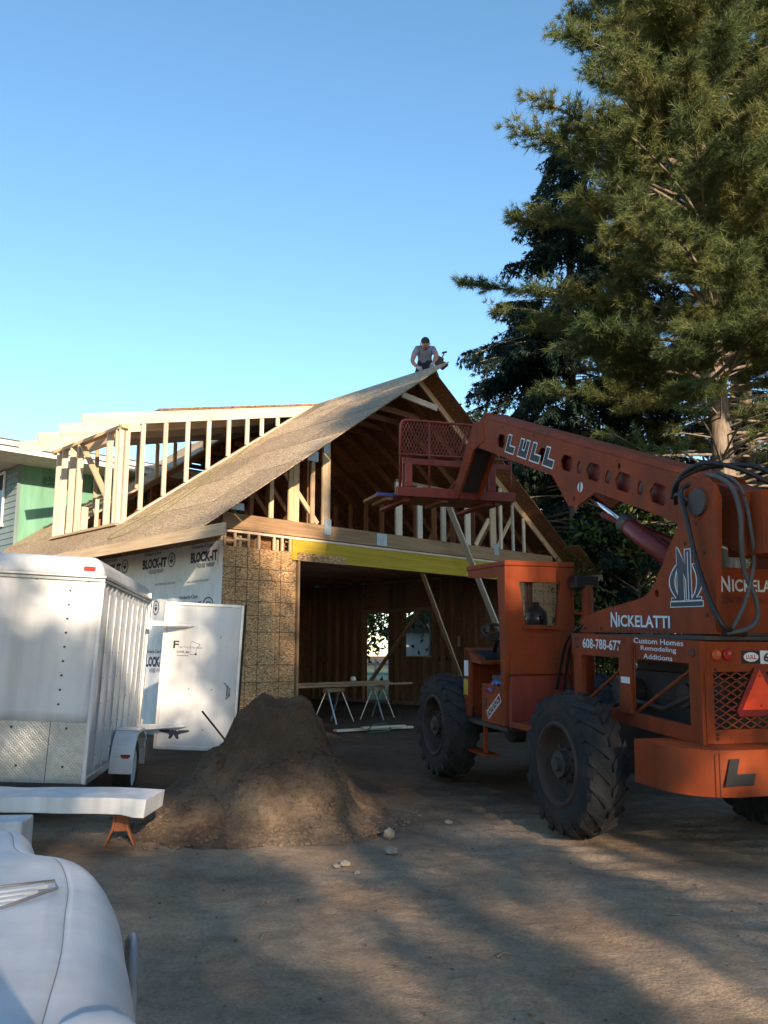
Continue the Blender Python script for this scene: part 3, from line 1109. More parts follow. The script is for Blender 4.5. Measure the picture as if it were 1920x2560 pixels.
def make_wheel():
    """one wheel on the left side, centred at the origin with its axle along x"""
    def fn(r, t, a):
        return (a, r * math.cos(t), r * math.sin(t))
    prof = [(0.36, -0.17), (0.45, -0.185), (0.54, -0.18), (0.585, -0.155), (0.60, -0.10), (0.605, 0), (0.60, 0.10), (0.585, 0.155), (0.54, 0.18), (0.45, 0.185), (0.36, 0.17)]
    tyre = MB().lathe(prof, 48, fn)
    n = 19
    for k in range(n):
        for sgn in (-1, 1):
            t0 = 2 * math.pi * (k + (0.0 if sgn < 0 else 0.5)) / n
            pts = []
            for rr in (0.565, 0.642):
                for a, dt, ro in ((0.012, 0.17, 0.0), (0.012, 0.28, 0.0), (0.188, -0.01, -0.045), (0.188, -0.15, -0.045)):
                    r2 = rr + (ro if rr > 0.6 else ro - 0.02)
                    pts.append(fn(r2, t0 + dt, sgn * a))
            tyre.hexa(pts)
    rim = MB().lathe([(0.375, -0.165), (0.36, -0.19), (0.335, -0.185), (0.325, -0.12), (0.30, -0.03), (0.17, -0.02), (0.15, -0.09), (0.13, -0.10), (0.0, -0.10)], 36, fn)
    hub = MB().cyl((-0.16, 0, 0), (0.0, 0, 0), 0.115, 16).cyl((-0.20, 0, 0), (-0.15, 0, 0), 0.06, 12)
    for k in range(8):
        t = 2 * math.pi * k / 8
        hub.cyl((-0.125, 0.155 * math.cos(t), 0.155 * math.sin(t)), (-0.085, 0.155 * math.cos(t), 0.155 * math.sin(t)), 0.016, 6)
    return tyre.mesh('tyre'), rim.mesh('rim'), hub.mesh('hub')


ty, ri, hu = make_wheel()
for m_, n_ in ((ty, 'rubber'), (ri, 'rim_metal'), (hu, 'steel_dark')):
    m_.materials.append(M(n_))
for p in ri.polygons:
    p.use_smooth = True
for x, y, fl in ((-1.02, 0.0, 0), (-1.02, 3.15, 0), (1.02, 0.0, 1), (1.02, 3.15, 1)):
    wobj = bpy.data.objects.new('wheel', ty)
    wobj.name = 'wheel'
    link(wobj, T, (x, y, WR), (0.3 * x + y, 0, math.pi if fl else 0))
    for nm, me in (('rim', ri), ('hub', hu)):
        link(bpy.data.objects.new(nm, me), wobj)


def P(name, mat='orange', bevel=0.006, parent=None):
    """finisher for a machine part"""
    return lambda mb, smooth=False: mb.build(name, mat, parent or T, smooth, bevel)


def side_plate(poly, x0, x1, name, mat='orange', holes=(), parent=None, bevel=0.0):
    return MB().prism(poly, x0, x1, lambda u, v, t: (t, u, v), holes).build(name, mat, parent or T, bevel=bevel)


# chassis and axles
P('chassis', 'steel_dark')(MB().box(-0.42, 0.42, -1.0, 3.5, 0.62, 0.98))
for y in (0.0, 3.15):
    P('axle', 'steel_dark', 0)(MB().cyl((-1.0, y, WR), (1.0, y, WR), 0.11, 12).cyl((-0.16, y, WR), (0.2, y, WR), 0.24, 14))
P('engine', 'steel_dark')(MB().box(-0.2, 0.5, -1.0, 0.5, 1.0, 1.45).box(-0.15, 0.3, -0.9, 0.3, 1.451, 1.62).cyl((-0.42, 0.2, 1.25), (-0.21, 0.2, 1.25), 0.13, 14).cyl((-0.40, -0.75, 1.28), (-0.21, -0.75, 1.28), 0.10, 14).tube([(-0.4, 0.35, 1.1), (-0.45, 0.0, 1.2), (-0.42, -0.5, 1.15), (-0.4, -0.9, 1.3)], 0.025, 8))

# rear frame
for sx in (-1, 1):
    a, b = (-0.63, -0.58) if sx < 0 else (0.58, 0.63)
    side_plate([(0.70, 1.585), (0.70, 1.79), (-1.30, 1.745), (-1.30, 1.565)], a, b, 'side_rail')
    side_plate([(0.55, 1.03), (0.55, 1.12), (-0.15, 1.12), (-1.30, 1.075), (-1.30, 0.955), (-1.15, 0.955)], a, b, 'lower_rail')
    side_plate([(-1.155, 1.075), (-1.155, 1.566), (-1.30, 1.564), (-1.30, 1.075)], a, b, 'corner_post')
    o = 0.035 * sx
    side_plate([(-0.20, 1.10), (-0.20, 1.70), (-0.40, 1.70), (-0.37, 1.10)], a + o, b + o, 'mid_post')
    side_plate([(0.52, 1.12), (0.52, 1.585), (0.66, 1.585), (0.66, 1.12)], a, b, 'front_post')
    P('brace_rod', 'orange', 0)(MB().cyl((a + 0.03, -0.38, 1.12), (a + 0.03, -1.15, 1.52), 0.014, 8).cyl((a + 0.03, 0.48, 1.14), (a + 0.03, -0.19, 1.5), 0.014, 8))
YB = -1.30
P('rear_rail')(MB().box(-0.578, 0.578, YB, YB + 0.05, 1.505, 1.742))
P('rear_sill')(MB().box(-0.578, 0.578, YB, YB + 0.05, 0.955, 1.065))
P('rear_jamb')(MB().box(-0.60, -0.525, YB - 0.012, YB - 0.001, 0.96, 1.52))
P('rear_jamb')(MB().box(0.525, 0.60, YB - 0.012, YB - 0.001, 0.96, 1.52))
P('deck', 'steel_dark')(MB().box(-0.56, 0.56, -1.28, 0.6, 1.75, 1.785))


def expanded(x0, x1, z0, z1, cw, ch, w, fn, name, mat, parent, t=0.004):
    """expanded metal: strands crossing as a lozenge mesh"""
    mb = MB()
    nx = int((x1 - x0) / cw) + 1
    nz = int((z1 - z0) / ch) + 1
    for s in (1, -1):
        k0 = -nz
        for k in range(k0, nx + nz + 1):
            pts = []
            for j in range(nz + 1):
                xx = x0 + (k + s * j) * cw * 0.5 * 1.0
                zz = z0 + j * ch * 0.5
                if x0 - 1e-6 <= xx <= x1 and zz <= z1:
                    pts.append((xx, zz))
                else:
                    if len(pts) > 1:
                        strand(mb, pts, w, fn, t)
                    pts = []
            if len(pts) > 1:
                strand(mb, pts, w, fn, t)
    return mb.build(name, mat, parent)


def strand(mb, pts, w, fn, t):
    (xa, za), (xb, zb) = pts[0], pts[-1]
    dx, dz = xb - xa, zb - za
    L = math.hypot(dx, dz)
    ox, oz = -dz / L * w / 2, dx / L * w / 2
    q = [(xa + ox, za + oz), (xb + ox, zb + oz), (xb - ox, zb - oz), (xa - ox, za - oz)]
    mb.hexa([fn(u, v, 0) for u, v in q] + [fn(u, v, t) for u, v in q])


def ex_full(x0, x1, z0, z1, cw, ch, w, fn, name, mat, parent, t=0.004):
    """lozenge mesh clipped to a rectangle"""
    mb = MB()
    slope = ch / cw
    for s in (1, -1):
        c = -(z1 - z0) / slope
        k = 0
        span = (x1 - x0) + (z1 - z0) / slope
        n = int(span / cw) + 1
        for k in range(n + 1):
            xs = x0 - (z1 - z0) / slope + k * cw if s > 0 else x0 + k * cw
            # line: x = xs + s*(z - z0)/slope
            za, zb = z0, z1
            lo, hi = x0, x1
            if s > 0:
                za = max(za, z0 + (lo - xs) * slope)
                zb = min(zb, z0 + (hi - xs) * slope)
            else:
                za = max(za, z0 + (xs - hi) * slope)
                zb = min(zb, z0 + (xs - lo) * slope)
            if zb - za > 0.01:
                strand(mb, [(xs + s * (za - z0) / slope, za), (xs + s * (zb - z0) / slope, zb)], w, fn, t)
    return mb.build(name, mat, parent)


ex_full(-0.525, 0.525, 1.065, 1.505, 0.115, 0.062, 0.010, lambda u, v, t: (u, YB - 0.002 + t, v), 'radiator_guard', 'orange', T)

# slow-vehicle triangle, lamps and plates on the rear rail
tri = [(-0.31, 1.165), (0.09, 1.165), (0.115, 1.20), (-0.07, 1.54), (-0.15, 1.54), (-0.335, 1.20)]
g = MB().prism(tri, 0, 0.012, lambda u, v, t: (u, YB - 0.02 - t, v)).build('warning_triangle', 'smv_border', T)
MB().prism([(-0.285, 1.215), (0.065, 1.215), (-0.11, 1.525)], 0, 0.004, lambda u, v, t: (u, YB - 0.0325 - t, v)).build('reflector', 'smv_red', g)
for u, v in ((-0.11, 1.475), (-0.11, 1.245)):
    MB().cyl((u, YB - 0.040, v), (u, YB - 0.035, v), 0.008, 8).build('bolt', 'smv_border', g)
for x, mt in ((-0.49, 'amber_lens'), (-0.385, 'red_lens'), (0.385, 'red_lens'), (0.49, 'amber_lens')):
    MB().cyl((x, YB - 0.022, 1.638), (x, YB + 0.001, 1.638), 0.042, 20, 0.046).build('tail_lamp', mt, T, True, 0.003)
bd = MB().box(-0.245, -0.075, YB - 0.006, YB - 0.001, 1.572, 1.672).build('badge', 'black', T)
n = 24
MB().prism([(-0.16 + 0.07 * math.cos(2 * math.pi * k / n), 1.622 + 0.037 * math.sin(2 * math.pi * k / n)) for k in range(n)], 0, 0.002, lambda u, v, t: (u, YB - 0.0065 - t, v)).build('oval', 'print_white', bd)
lettering('LULL', 'print_red', bd, (-0.16, YB - 0.0095, 1.622), (1, 0, 0), (0, 0, 1), 0.10, 0.034, 0.03)
pl = MB().box(-0.07, 0.14, YB - 0.006, YB - 0.001, 1.568, 1.672).build('number_plate', 'print_white', T)
lettering('644', 'print_black', pl, (0.045, YB - 0.008, 1.62), (1, 0, 0), (0, 0, 1), 0.17, 0.072, 0.03)

# counterweight with rounded corners
_arc = [(-0.95 + 0.40 - 0.40 * math.cos(k / 14 * math.pi / 2), -1.22 - 0.40 * math.sin(k / 14 * math.pi / 2)) for k in range(15)]
cw_path = [(-0.95, -0.85)] + _arc + [(-u, v) for u, v in _arc[::-1]] + [(0.95, -0.85)]
cw = MB().prism(cw_path, 0.62, 0.955, lambda u, v, t: (u, v, t)).build('counterweight', 'orange', T, True, bevel=0.010)
_e = cw.modifiers.new('edges', 'EDGE_SPLIT')
_e.split_angle = R(35)
cw.modifiers.move(1, 0)
MB().box(-0.745, -0.738, -1.6245, -1.619, 0.63, 0.945).build('seam', 'print_darkred', cw)


def block_letter(ch, x, z, w, h, k, fn, grow=0.0):
    """blocky L or U made of bars, in a plane given by fn(u, v, t)"""
    if ch == 'L':
        poly = [(x, z), (x + w, z), (x + w, z + k), (x + k, z + k), (x + k, z + h), (x, z + h)]
        sg = [(-1, -1), (1, -1), (1, 1), (1, 1), (1, 1), (-1, 1)]
    else:
        poly = [(x, z), (x + w, z), (x + w, z + h), (x + w - k, z + h), (x + w - k, z + k), (x + k, z + k), (x + k, z + h), (x, z + h)]
        sg = [(-1, -1), (1, -1), (1, 1), (-1, 1), (-1, 1), (1, 1), (1, 1), (-1, 1)]
    return [(p[0] + grow * s[0], p[1] + grow * s[1]) for p, s in zip(poly, sg)]


for i, ch in enumerate('LULL'):
    poly = block_letter(ch, -0.70 + i * 0.385, 0.70, 0.25, 0.195, 0.085, None)
    poly = [(u + (v - 0.70) * 0.25, v) for u, v in poly]
    MB().prism(poly, 0, 0.003, lambda u, v, t: (u, -1.6205 - t, v)).build('lettering', 'print_black', cw)

# tower plates that carry the boom
tower_poly = [(0.80, 1.80), (0.80, 1.935), (0.45, 2.01), (-0.04, 2.075), (-0.30, 2.11), (-0.42, 2.16), (-0.52, 2.25), (-0.62, 2.38), (-0.70, 2.50), (-0.80, 2.62), (-0.90, 2.78),
              (-0.96, 2.93), (-1.02, 3.03), (-1.12, 3.07), (-1.24, 3.06), (-1.33, 2.99), (-1.38, 2.88), (-1.36, 2.5), (-1.30, 1.80)]
hole_c = [(-0.53 + 0.035 * math.cos(k * math.pi / 5), 2.145 + 0.035 * math.sin(k * math.pi / 5)) for k in range(10)]
tl = side_plate(tower_poly, -0.475, -0.43, 'tower_plate', 'orange', [hole_c])
side_plate(tower_poly, 0.43, 0.475, 'tower_plate')
xt = -0.4785
fr = lambda: None
# writing reads from the left side: to the right in the picture is towards the rear (-y)
lettering('ICKELATTI', 'navy', tl, (xt + 0.001, -0.323, 1.898), (0, -1, -0.02), (0, 0, 1), 0.815, 0.125, 0.05)
lettering('ICKELATTI', 'print_white', tl, (xt - 0.001, -0.315, 1.903), (0, -1, -0.02), (0, 0, 1), 0.80, 0.108, 0.02)
lettering('N', 'navy', tl, (xt + 0.001, 0.152, 1.917), (0, -1, 0), (0, 0, 1), 0.125, 0.155, 0.05)
lettering('N', 'print_white', tl, (xt - 0.001, 0.158, 1.922), (0, -1, 0), (0, 0, 1), 0.112, 0.142, 0.02)
lettering('CONSTRUCTION COMPANY', 'print_darkred', tl, (xt, -0.26, 1.818), (0, -1, 0), (0, 0, 1), 0.90, 0.034)

# the emblem: an N standing in an omega on a plinth
def emblem(parent, y_c, z0, w, h, xp):
    def fn(u, v, t):
        return (xp - t, y_c - (u - 0.5) * w, z0 + v * h)
    def arc(side, off, n=9):
        out = []
        for k in range(n):
            a = k / (n - 1)
            # left limb of the omega from top (near the N) to the foot
            x = 0.5 - 0.24 - 0.24 * math.sin(a * math.pi * 0.80 + 0.25) + off[0] * math.cos(a * 3.0)
            z = 0.68 - a * 0.56
            out.append((x if side < 0 else 1 - x, z))
        return out
    parts = []
    for side in (-1, 1):
        o_ = []
        i_ = []
        for k in range(10):
            a = k / 9
            bulge = math.sin(a * math.pi * 0.86 + 0.22)
            xo = 0.27 - 0.26 * bulge
            xi = 0.31 - 0.155 * bulge
            z = 0.685 - a * 0.545
            o_.append((xo, z))
            i_.append((xi, z))
        poly = o_ + [(0.06, 0.14), (0.06, 0.10), (0.33, 0.10), (0.27, 0.17)] + i_[::-1][1:]
        if side > 0:
            poly = [(1 - u, v) for u, v in poly][::-1]
        parts.append(poly)
    parts.append([(0.25, 0.10), (0.25, 1.0), (0.30, 0.955), (0.505, 0.69), (0.505, 0.94), (0.66, 0.94), (0.66, 0.10), (0.60, 0.10), (0.60, 0.11), (0.52, 0.11), (0.52, 0.43), (0.44, 0.55), (0.44, 0.10)])
    parts.append([(0.02, 0.0), (0.98, 0.0), (0.98, 0.075), (0.02, 0.075)])

    def grown(poly, e):
        # push each corner outwards along the average of its edge normals
        n = len(poly)
        ar = sum(poly[i][0] * poly[(i + 1) % n][1] - poly[(i + 1) % n][0] * poly[i][1] for i in range(n))
        s = 1 if ar > 0 else -1
        out = []
        for i in range(n):
            p, q, r = Vector(poly[i - 1]), Vector(poly[i]), Vector(poly[(i + 1) % n])
            d1, d2 = (q - p), (r - q)
            if d1.length < 1e-6 or d2.length < 1e-6:
                out.append(tuple(q)); continue
            d1.normalize(); d2.normalize()
            m = Vector((d1.y + d2.y, -d1.x - d2.x))
            m = m.normalized() if m.length > 1e-3 else Vector((d1.y, -d1.x))
            out.append((q.x + s * m.x * e * 1.2, q.y + s * m.y * e * 0.7))
        return out
    for poly in parts:
        MB().prism(grown(poly, 0.028), 0, 0.001, fn).build('emblem_outline', 'print_white', parent)
        MB().prism(poly, 0.001, 0.0022, fn).build('emblem', 'navy', parent)
    MB().prism([(0.575, 0.11), (0.595, 0.11), (0.595, 0.90), (0.575, 0.90)], 0.0022, 0.003, fn).build('emblem_line', 'print_white', parent)


emblem(tl, -0.945, 2.025, 0.44, 0.50, xt + 0.003)

# writing on the side rail
sr = [o for o in T.children if o.name.startswith('side_rail')][0]
lettering('608-788-677', 'print_white', sr, (-0.634, 0.145, 1.69), (0, -1, -0.02), (0, 0, 1), 0.67, 0.095, 0.02)
lettering('Custom Homes', 'print_white', sr, (-0.634, -0.75, 1.730), (0, -1, -0.02), (0, 0, 1), 0.70, 0.046, 0.012)
lettering('Remodeling', 'print_white', sr, (-0.634, -0.755, 1.664), (0, -1, -0.02), (0, 0, 1), 0.50, 0.052, 0.012)
lettering('Additions', 'print_white', sr, (-0.634, -0.745, 1.601), (0, -1, -0.02), (0, 0, 1), 0.41, 0.042, 0.012)
MB().cyl((-0.636, -1.20, 1.655), (-0.6305, -1.20, 1.655), 0.036, 16).build('side_reflector', 'print_darkred', T)
MB().box(-0.6695, -0.6655, -0.37, -0.235, 1.36, 1.415).build('sticker', 'print_white', T)

# plate between the towers, with the name again
P('rear_plate')(MB().box(-0.43, 0.43, -1.17, -1.13, 1.80, 2.34))
rpl = [o for o in T.children if o.name.startswith('rear_plate')][0]
lettering('ICKELATTI', 'print_white', rpl, (0.075, -1.1735, 2.195), (1, 0, 0), (0, 0, 1), 0.55, 0.10, 0.02)
lettering('N', 'print_white', rpl, (-0.265, -1.1735, 2.205), (1, 0, 0), (0, 0, 1), 0.09, 0.13, 0.02)
lettering('CONSTRUCTION COMPANY', 'print_darkred', rpl, (0.03, -1.1735, 2.075), (1, 0, 0), (0, 0, 1), 0.72, 0.05)
P('cross_tube', 'steel_dark', 0)(MB().cyl((-0.47, -1.15, 2.87), (0.47, -1.15, 2.87), 0.09, 16))
P('rear_deck_plate', 'steel_dark')(MB().box(-0.43, 0.43, -1.28, -1.0, 1.79, 1.81))

# boom: axis rises towards the front
BA = math.atan(0.353)
by, bz = math.cos(BA), math.sin(BA)


def bp(u, v, x):
    """u along the boom from the pivot, v across it, x sideways"""
    return (x, -1.0 + u * by - v * bz, 2.86 + u * bz + v * by)


BL = 4.95
hexes = []


def hexagon(u, v, a, b):
    return [(u - a, v), (u - a * 0.6, v + b), (u + a * 0.6, v + b), (u + a, v), (u + a * 0.6, v - b), (u - a * 0.6, v - b)]


for yy, a, b in ((2.96, 0.13, 0.085), (1.26, 0.15, 0.085), (0.99, 0.055, 0.065), (0.70, 0.16, 0.088), (0.43, 0.055, 0.065), (0.15, 0.16, 0.09), (-0.13, 0.055, 0.065), (-0.42, 0.155, 0.09), (2.33, 0.13, 0.08), (1.80, 0.14, 0.082)):
    hexes.append(hexagon((yy + 1.0) / by, -0.015, a, b))
hexes.append([((0.27 + 1) / by + 0.03 * math.cos(k * math.pi / 4), 0.125 + 0.03 * math.sin(k * math.pi / 4)) for k in range(8)])
bside = [(-0.1, -0.2), (1.70, -0.205), (2.02, -0.42), (2.22, -0.46), (2.68, -0.205), (BL, -0.205), (BL, 0.205), (0.0, 0.205), (-0.1, 0.12)]
knee_hole = [(2.12 + 0.03 * math.cos(k * math.pi / 4), -0.36 + 0.03 * math.sin(k * math.pi / 4)) for k in range(8)]
boom = MB().prism(bside, -0.335, -0.315, lambda u, v, t: bp(u, v, t), hexes + [knee_hole]).build('boom', 'orange', T)
MB().prism(bside, 0.075, 0.095, lambda u, v, t: bp(u, v, t), hexes).build('boom_side', 'orange', boom)
MB().prism([(-0.315, 0.175), (-0.315, 0.225), (-0.27, 0.262), (0.03, 0.262), (0.075, 0.225), (0.075, 0.175)], 0.0, BL, lambda u, v, t: bp(t, v, u)).build('boom_top', 'orange', boom)
MB().prism([(-0.315, -0.2), (-0.315, -0.18), (0.075, -0.18), (0.075, -0.2)], 0.0, BL, lambda u, v, t: bp(t, v, u)).build('boom_bottom', 'orange', boom)
MB().prism([(-0.25, -0.15), (-0.25, 0.14), (0.01, 0.14), (0.01, -0.15)], 0.1, BL + 0.25, lambda u, v, t: bp(t, v, u)).build('inner_boom', 'orange_red', boom)
MB().prism([(-0.335, -0.21), (-0.335, 0.215), (-0.28, 0.275), (0.04, 0.275), (0.097, 0.215), (0.097, -0.21)], BL - 0.06, BL + 0.0, lambda u, v, t: bp(t, v, u)).build('boom_collar', 'orange', boom)
for i, (ch, yy) in enumerate(zip('LULL', (2.66, 2.31, 1.98, 1.65))):
    u0 = (yy + 1.0) / by
    fnb = lambda u, v, t: bp(u0 - u, v - 0.02 + 0.0, -0.336 - t)
    for grow, t0, t1, mt, nm in ((0.016, 0.0, 0.0012, 'print_white', 'lettering_outline'), (0.0, 0.0012, 0.0028, 'print_black', 'lettering')):
        poly = block_letter(ch, -0.12, -0.10, 0.24, 0.21, 0.078, None, grow)
        poly = [(u + v * 0.25, v) for u, v in poly]
        MB().prism(poly, t0, t1, fnb).build(nm, mt, boom)
disc = MB().prism([(2.02 + 0.055 * math.cos(k * math.pi / 8), -0.215 + 0.055 * math.sin(k * math.pi / 8)) for k in range(16)], 0, 0.004, lambda u, v, t: bp(u, v, -0.336 - t)).build('angle_indicator', 'print_white', boom)
MB().prism([(2.005, -0.265), (2.03, -0.265), (2.045, -0.165), (2.02, -0.165)], 0.004, 0.007, lambda u, v, t: bp(u, v, -0.336 - t)).build('needle', 'rust', disc)
# pivot housing behind the tower
P('boom_heel', 'orange')(MB().prism([(-0.55, -0.28), (0.0, -0.22), (0.0, 0.22), (-0.45, 0.20)], -0.30, 0.06, lambda u, v, t: bp(u, v, t)))
P('heel_box', 'orange')(MB().box(-0.25, 0.40, -1.62, -1.2, 2.42, 2.92))
P('pivot_cap', 'steel_dark', 0.004)(MB().cyl((-0.50, -1.15, 2.87), (-0.40, -1.15, 2.87), 0.115, 18))

# lift cylinder under the boom
P('lift_cylinder', 'cylinder_red', 0)(MB().tube([(-0.29, -0.66, 2.36), (-0.29, 0.20, 2.845), (-0.29, 0.26, 2.878)], [0.085, 0.085, 0.062], 16), True)
P('cylinder_rod', 'chrome', 0)(MB().cyl((-0.29, 0.24, 2.868), (-0.29, 0.92, 3.25), 0.032, 12), True)
P('gland', 'steel_dark', 0)(MB().cyl((-0.29, 0.14, 2.812), (-0.29, 0.235, 2.865), 0.094, 16), True)
P('tilt_cylinder', 'cylinder_red', 0)(MB().cyl((-0.1, -0.3, 2.62), (-0.1, 0.9, 3.04), 0.05, 12), True)

# hoses around the pivot
for pts, r, mt in (
    ([(-0.46, -1.05, 3.04), (-0.52, -0.98, 2.98), (-0.54, -1.08, 2.72), (-0.53, -1.16, 2.4), (-0.52, -1.28, 2.1), (-0.50, -1.36, 1.94), (-0.44, -1.38, 1.84), (-0.2, -1.30, 1.80)], 0.021, 'hose'),
    ([(-0.42, -1.2, 3.1), (-0.38, -1.42, 2.98), (-0.36, -1.50, 2.75), (-0.34, -1.48, 2.5), (-0.28, -1.42, 2.3), (-0.2, -1.44, 2.08), (-0.18, -1.42, 1.92), (-0.27, -1.4, 1.84), (-0.42, -1.36, 1.81)], 0.020, 'hose_grey'),
    ([(-0.33, -1.22, 3.12), (-0.29, -1.44, 2.95), (-0.28, -1.52, 2.6), (-0.22, -1.46, 2.35), (-0.30, -1.44, 2.05), (-0.40, -1.40, 1.84)], 0.016, 'hose_grey'),
    ([(-0.47, -0.85, 3.0), (-0.49, -0.95, 3.12), (-0.40, -1.15, 3.2), (-0.2, -1.35, 3.12), (0.05, -1.5, 2.95)], 0.020, 'hose'),
    ([(-0.47, -0.80, 2.95), (-0.50, -0.92, 3.08), (-0.36, -1.10, 3.17), (-0.1, -1.35, 3.16), (0.12, -1.55, 2.98)], 0.020, 'hose'),
    ([(-0.47, -0.84, 2.90), (-0.53, -0.94, 2.96), (-0.50, -1.04, 2.90), (-0.47, -0.95, 2.86)], 0.018, 'hose'),
):
    MB().tube(smooth_path(pts, 5), r, 8).build('hydraulic_hose', mt, T, True)

# boom head and fork carriage
HEADP = [(3.50, 4.36), (3.56, 4.66), (3.86, 4.70), (4.02, 4.52), (4.60, 3.86), (4.60, 3.70), (4.46, 3.70), (3.88, 4.30)]
P('boom_head')(MB().prism(HEADP, -0.345, -0.305, lambda u, v, t: (t, u, v)))
P('boom_head')(MB().prism(HEADP, -0.02, 0.02, lambda u, v, t: (t, u, v)))
P('boom_nose', 'steel_dark')(MB().prism([(3.56, 4.42), (3.62, 4.60), (3.84, 4.63), (3.98, 4.49), (4.50, 3.90), (4.48, 3.80), (4.00, 4.30)], -0.304, -0.021, lambda u, v, t: (t, u, v)))
YC = 4.55
car = MB()
for (a, b) in (((-1.2, 3.80), (-1.2, 4.79)), ((-0.95, 4.30), (-1.16, 4.79)), ):
    pass
fr_ = MB()
fr_.tube([(-1.2, YC, 3.82), (-1.2, YC, 4.74), (-1.17, YC, 4.81), (-1.12, YC, 4.83), (-0.08, YC, 4.83), (-0.03, YC, 4.80)], 0.02, 8)
fr_.tube([(-1.2, YC, 4.32), (0.55, YC, 4.34)], 0.018, 8)
fr_.tube([(-0.75, YC, 3.82), (-0.75, YC, 4.83)], 0.016, 8)
fr_.tube([(-0.30, YC, 4.32), (-0.12, YC, 4.83)], 0.014, 8)
fr_.tube([(0.55, YC, 3.82), (0.55, YC, 4.34)], 0.018, 8)
fr_.tube([(-0.45, YC, 3.82), (-0.02, YC, 4.34)], 0.016, 8)
fr_.build('load_backrest', 'orange_red', T, True)
ex_full(-1.18, -0.10, 4.34, 4.81, 0.05, 0.11, 0.008, lambda u, v, t: (u, YC + t, v), 'backrest_mesh', 'orange_red', T)
P('carriage_rail', 'orange_red')(MB().box(-1.25, 0.60, YC - 0.05, YC + 0.05, 3.70, 3.84))
P('carriage_rail', 'orange_red')(MB().box(-1.15, 0.55, YC + 0.001, YC + 0.06, 4.18, 4.27))
for x in (-1.08, 0.22):
    P('fork', 'orange_red', 0.004)(MB().box(x - 0.055, x + 0.055, YC + 0.061, YC + 0.11, 3.66, 4.30).box(x - 0.055, x + 0.055, YC + 0.061, YC + 1.25, 3.64, 3.685))
P('carriage_post', 'orange_red')(MB().box(-1.13, -1.03, YC - 0.06, YC - 0.001, 3.84, 4.20).box(0.18, 0.28, YC - 0.06, YC - 0.001, 3.84, 4.20))

# cab
XL, XR, YR = -1.0, -0.24, 1.40
rear_out = [(-1.01, 2.50), (-0.20, 2.50), (-0.27, 1.34), (-0.86, 1.34), (-0.985, 1.36)]
win = [(-0.86, 2.33), (-0.36, 2.33), (-0.42, 1.87), (-0.79, 1.87)]
rp_ = MB().prism(rear_out, YR, YR + 0.05, lambda u, v, t: (u, t, v), [win]).build('cab_rear_panel', 'orange', T, bevel=0.004)
ex_full(-0.87, -0.35, 1.86, 2.34, 0.020, 0.026, 0.0028, lambda u, v, t: (u, YR + 0.1 + t, v), 'cab_mesh', 'steel_dark', T, 0.002)
MB().box(-0.83, -0.40, YR - 0.05, YR + 0.0, 1.825, 1.855).build('window_ledge', 'orange', T)
MB().box(-0.985, -0.28, YR - 0.03, YR - 0.001, 1.345, 1.55).build('cab_skirt', 'orange', T, bevel=0.01)
side_plate([(1.40, 2.50), (1.40, 1.36), (1.45, 1.20), (1.52, 1.20), (1.56, 1.9), (1.60, 2.38), (2.42, 2.42), (2.44, 2.50)], -1.03, -0.985, 'cab_side', bevel=0.004)
side_plate([(1.40, 2.50), (1.40, 1.20), (2.5, 1.20), (2.5, 2.50), (1.6, 2.50)], -0.24, -0.20, 'cab_inner_side', holes=[[(1.6, 1.6), (2.4, 1.6), (2.4, 2.38), (1.6, 2.38)]])
P('cab_roof', 'orange', 0.012)(MB().box(-1.035, -0.19, 1.39, 2.47, 2.502, 2.56))
P('cab_post', 'orange')(MB().bar((-0.24, 2.46, 1.3), (-0.24, 2.46, 2.5), 0.05, 0.05))
P('cab_floor', 'steel_dark')(MB().box(-1.0, -0.22, 1.45, 2.72, 0.74, 0.79))
P('cab_back_wall')(MB().box(-0.985, -0.26, 1.42, 1.46, 0.80, 1.345))
lb = MB().box(-1.02, -0.55, 1.465, 2.06, 0.80, 1.215).build('seat_box', 'orange', T, bevel=0.006)
MB().box(-1.0235, -1.0205, 1.5, 2.03, 1.155, 1.16).build('lid_line', 'print_darkred', lb)
MB().box(-1.028, -1.0205, 1.93, 1.97, 0.96, 1.06).build('latch', 'black', lb)


def rot_fn(u, v, t):
    a = R(33)
    return (-1.0205 - t, 1.73 - (u * math.cos(a) - v * math.sin(a)), 0.985 + u * math.sin(a) + v * math.cos(a))


MB().prism([(-0.2, -0.05), (0.2, -0.05), (0.2, 0.05), (-0.2, 0.05)], 0, 0.001, rot_fn, [[(-0.19, -0.04), (0.19, -0.04), (0.19, 0.04), (-0.19, 0.04)]]).build('label_frame', 'print_white', lb)
for i, ch in enumerate('LULL'):
    for gr, t0, t1, mt in ((0.008, 0.0, 0.001, 'print_white'), (0, 0.001, 0.002, 'print_black')):
        MB().prism(block_letter(ch, -0.165 + i * 0.085, -0.028, 0.055, 0.056, 0.02, None, gr), t0, t1, rot_fn).build('lettering', mt, lb)
P('seat', 'black', 0.03)(MB().box(-0.92, -0.45, 1.55, 2.02, 1.22, 1.32).box(-0.92, -0.45, 1.5, 1.58, 1.3, 1.62))
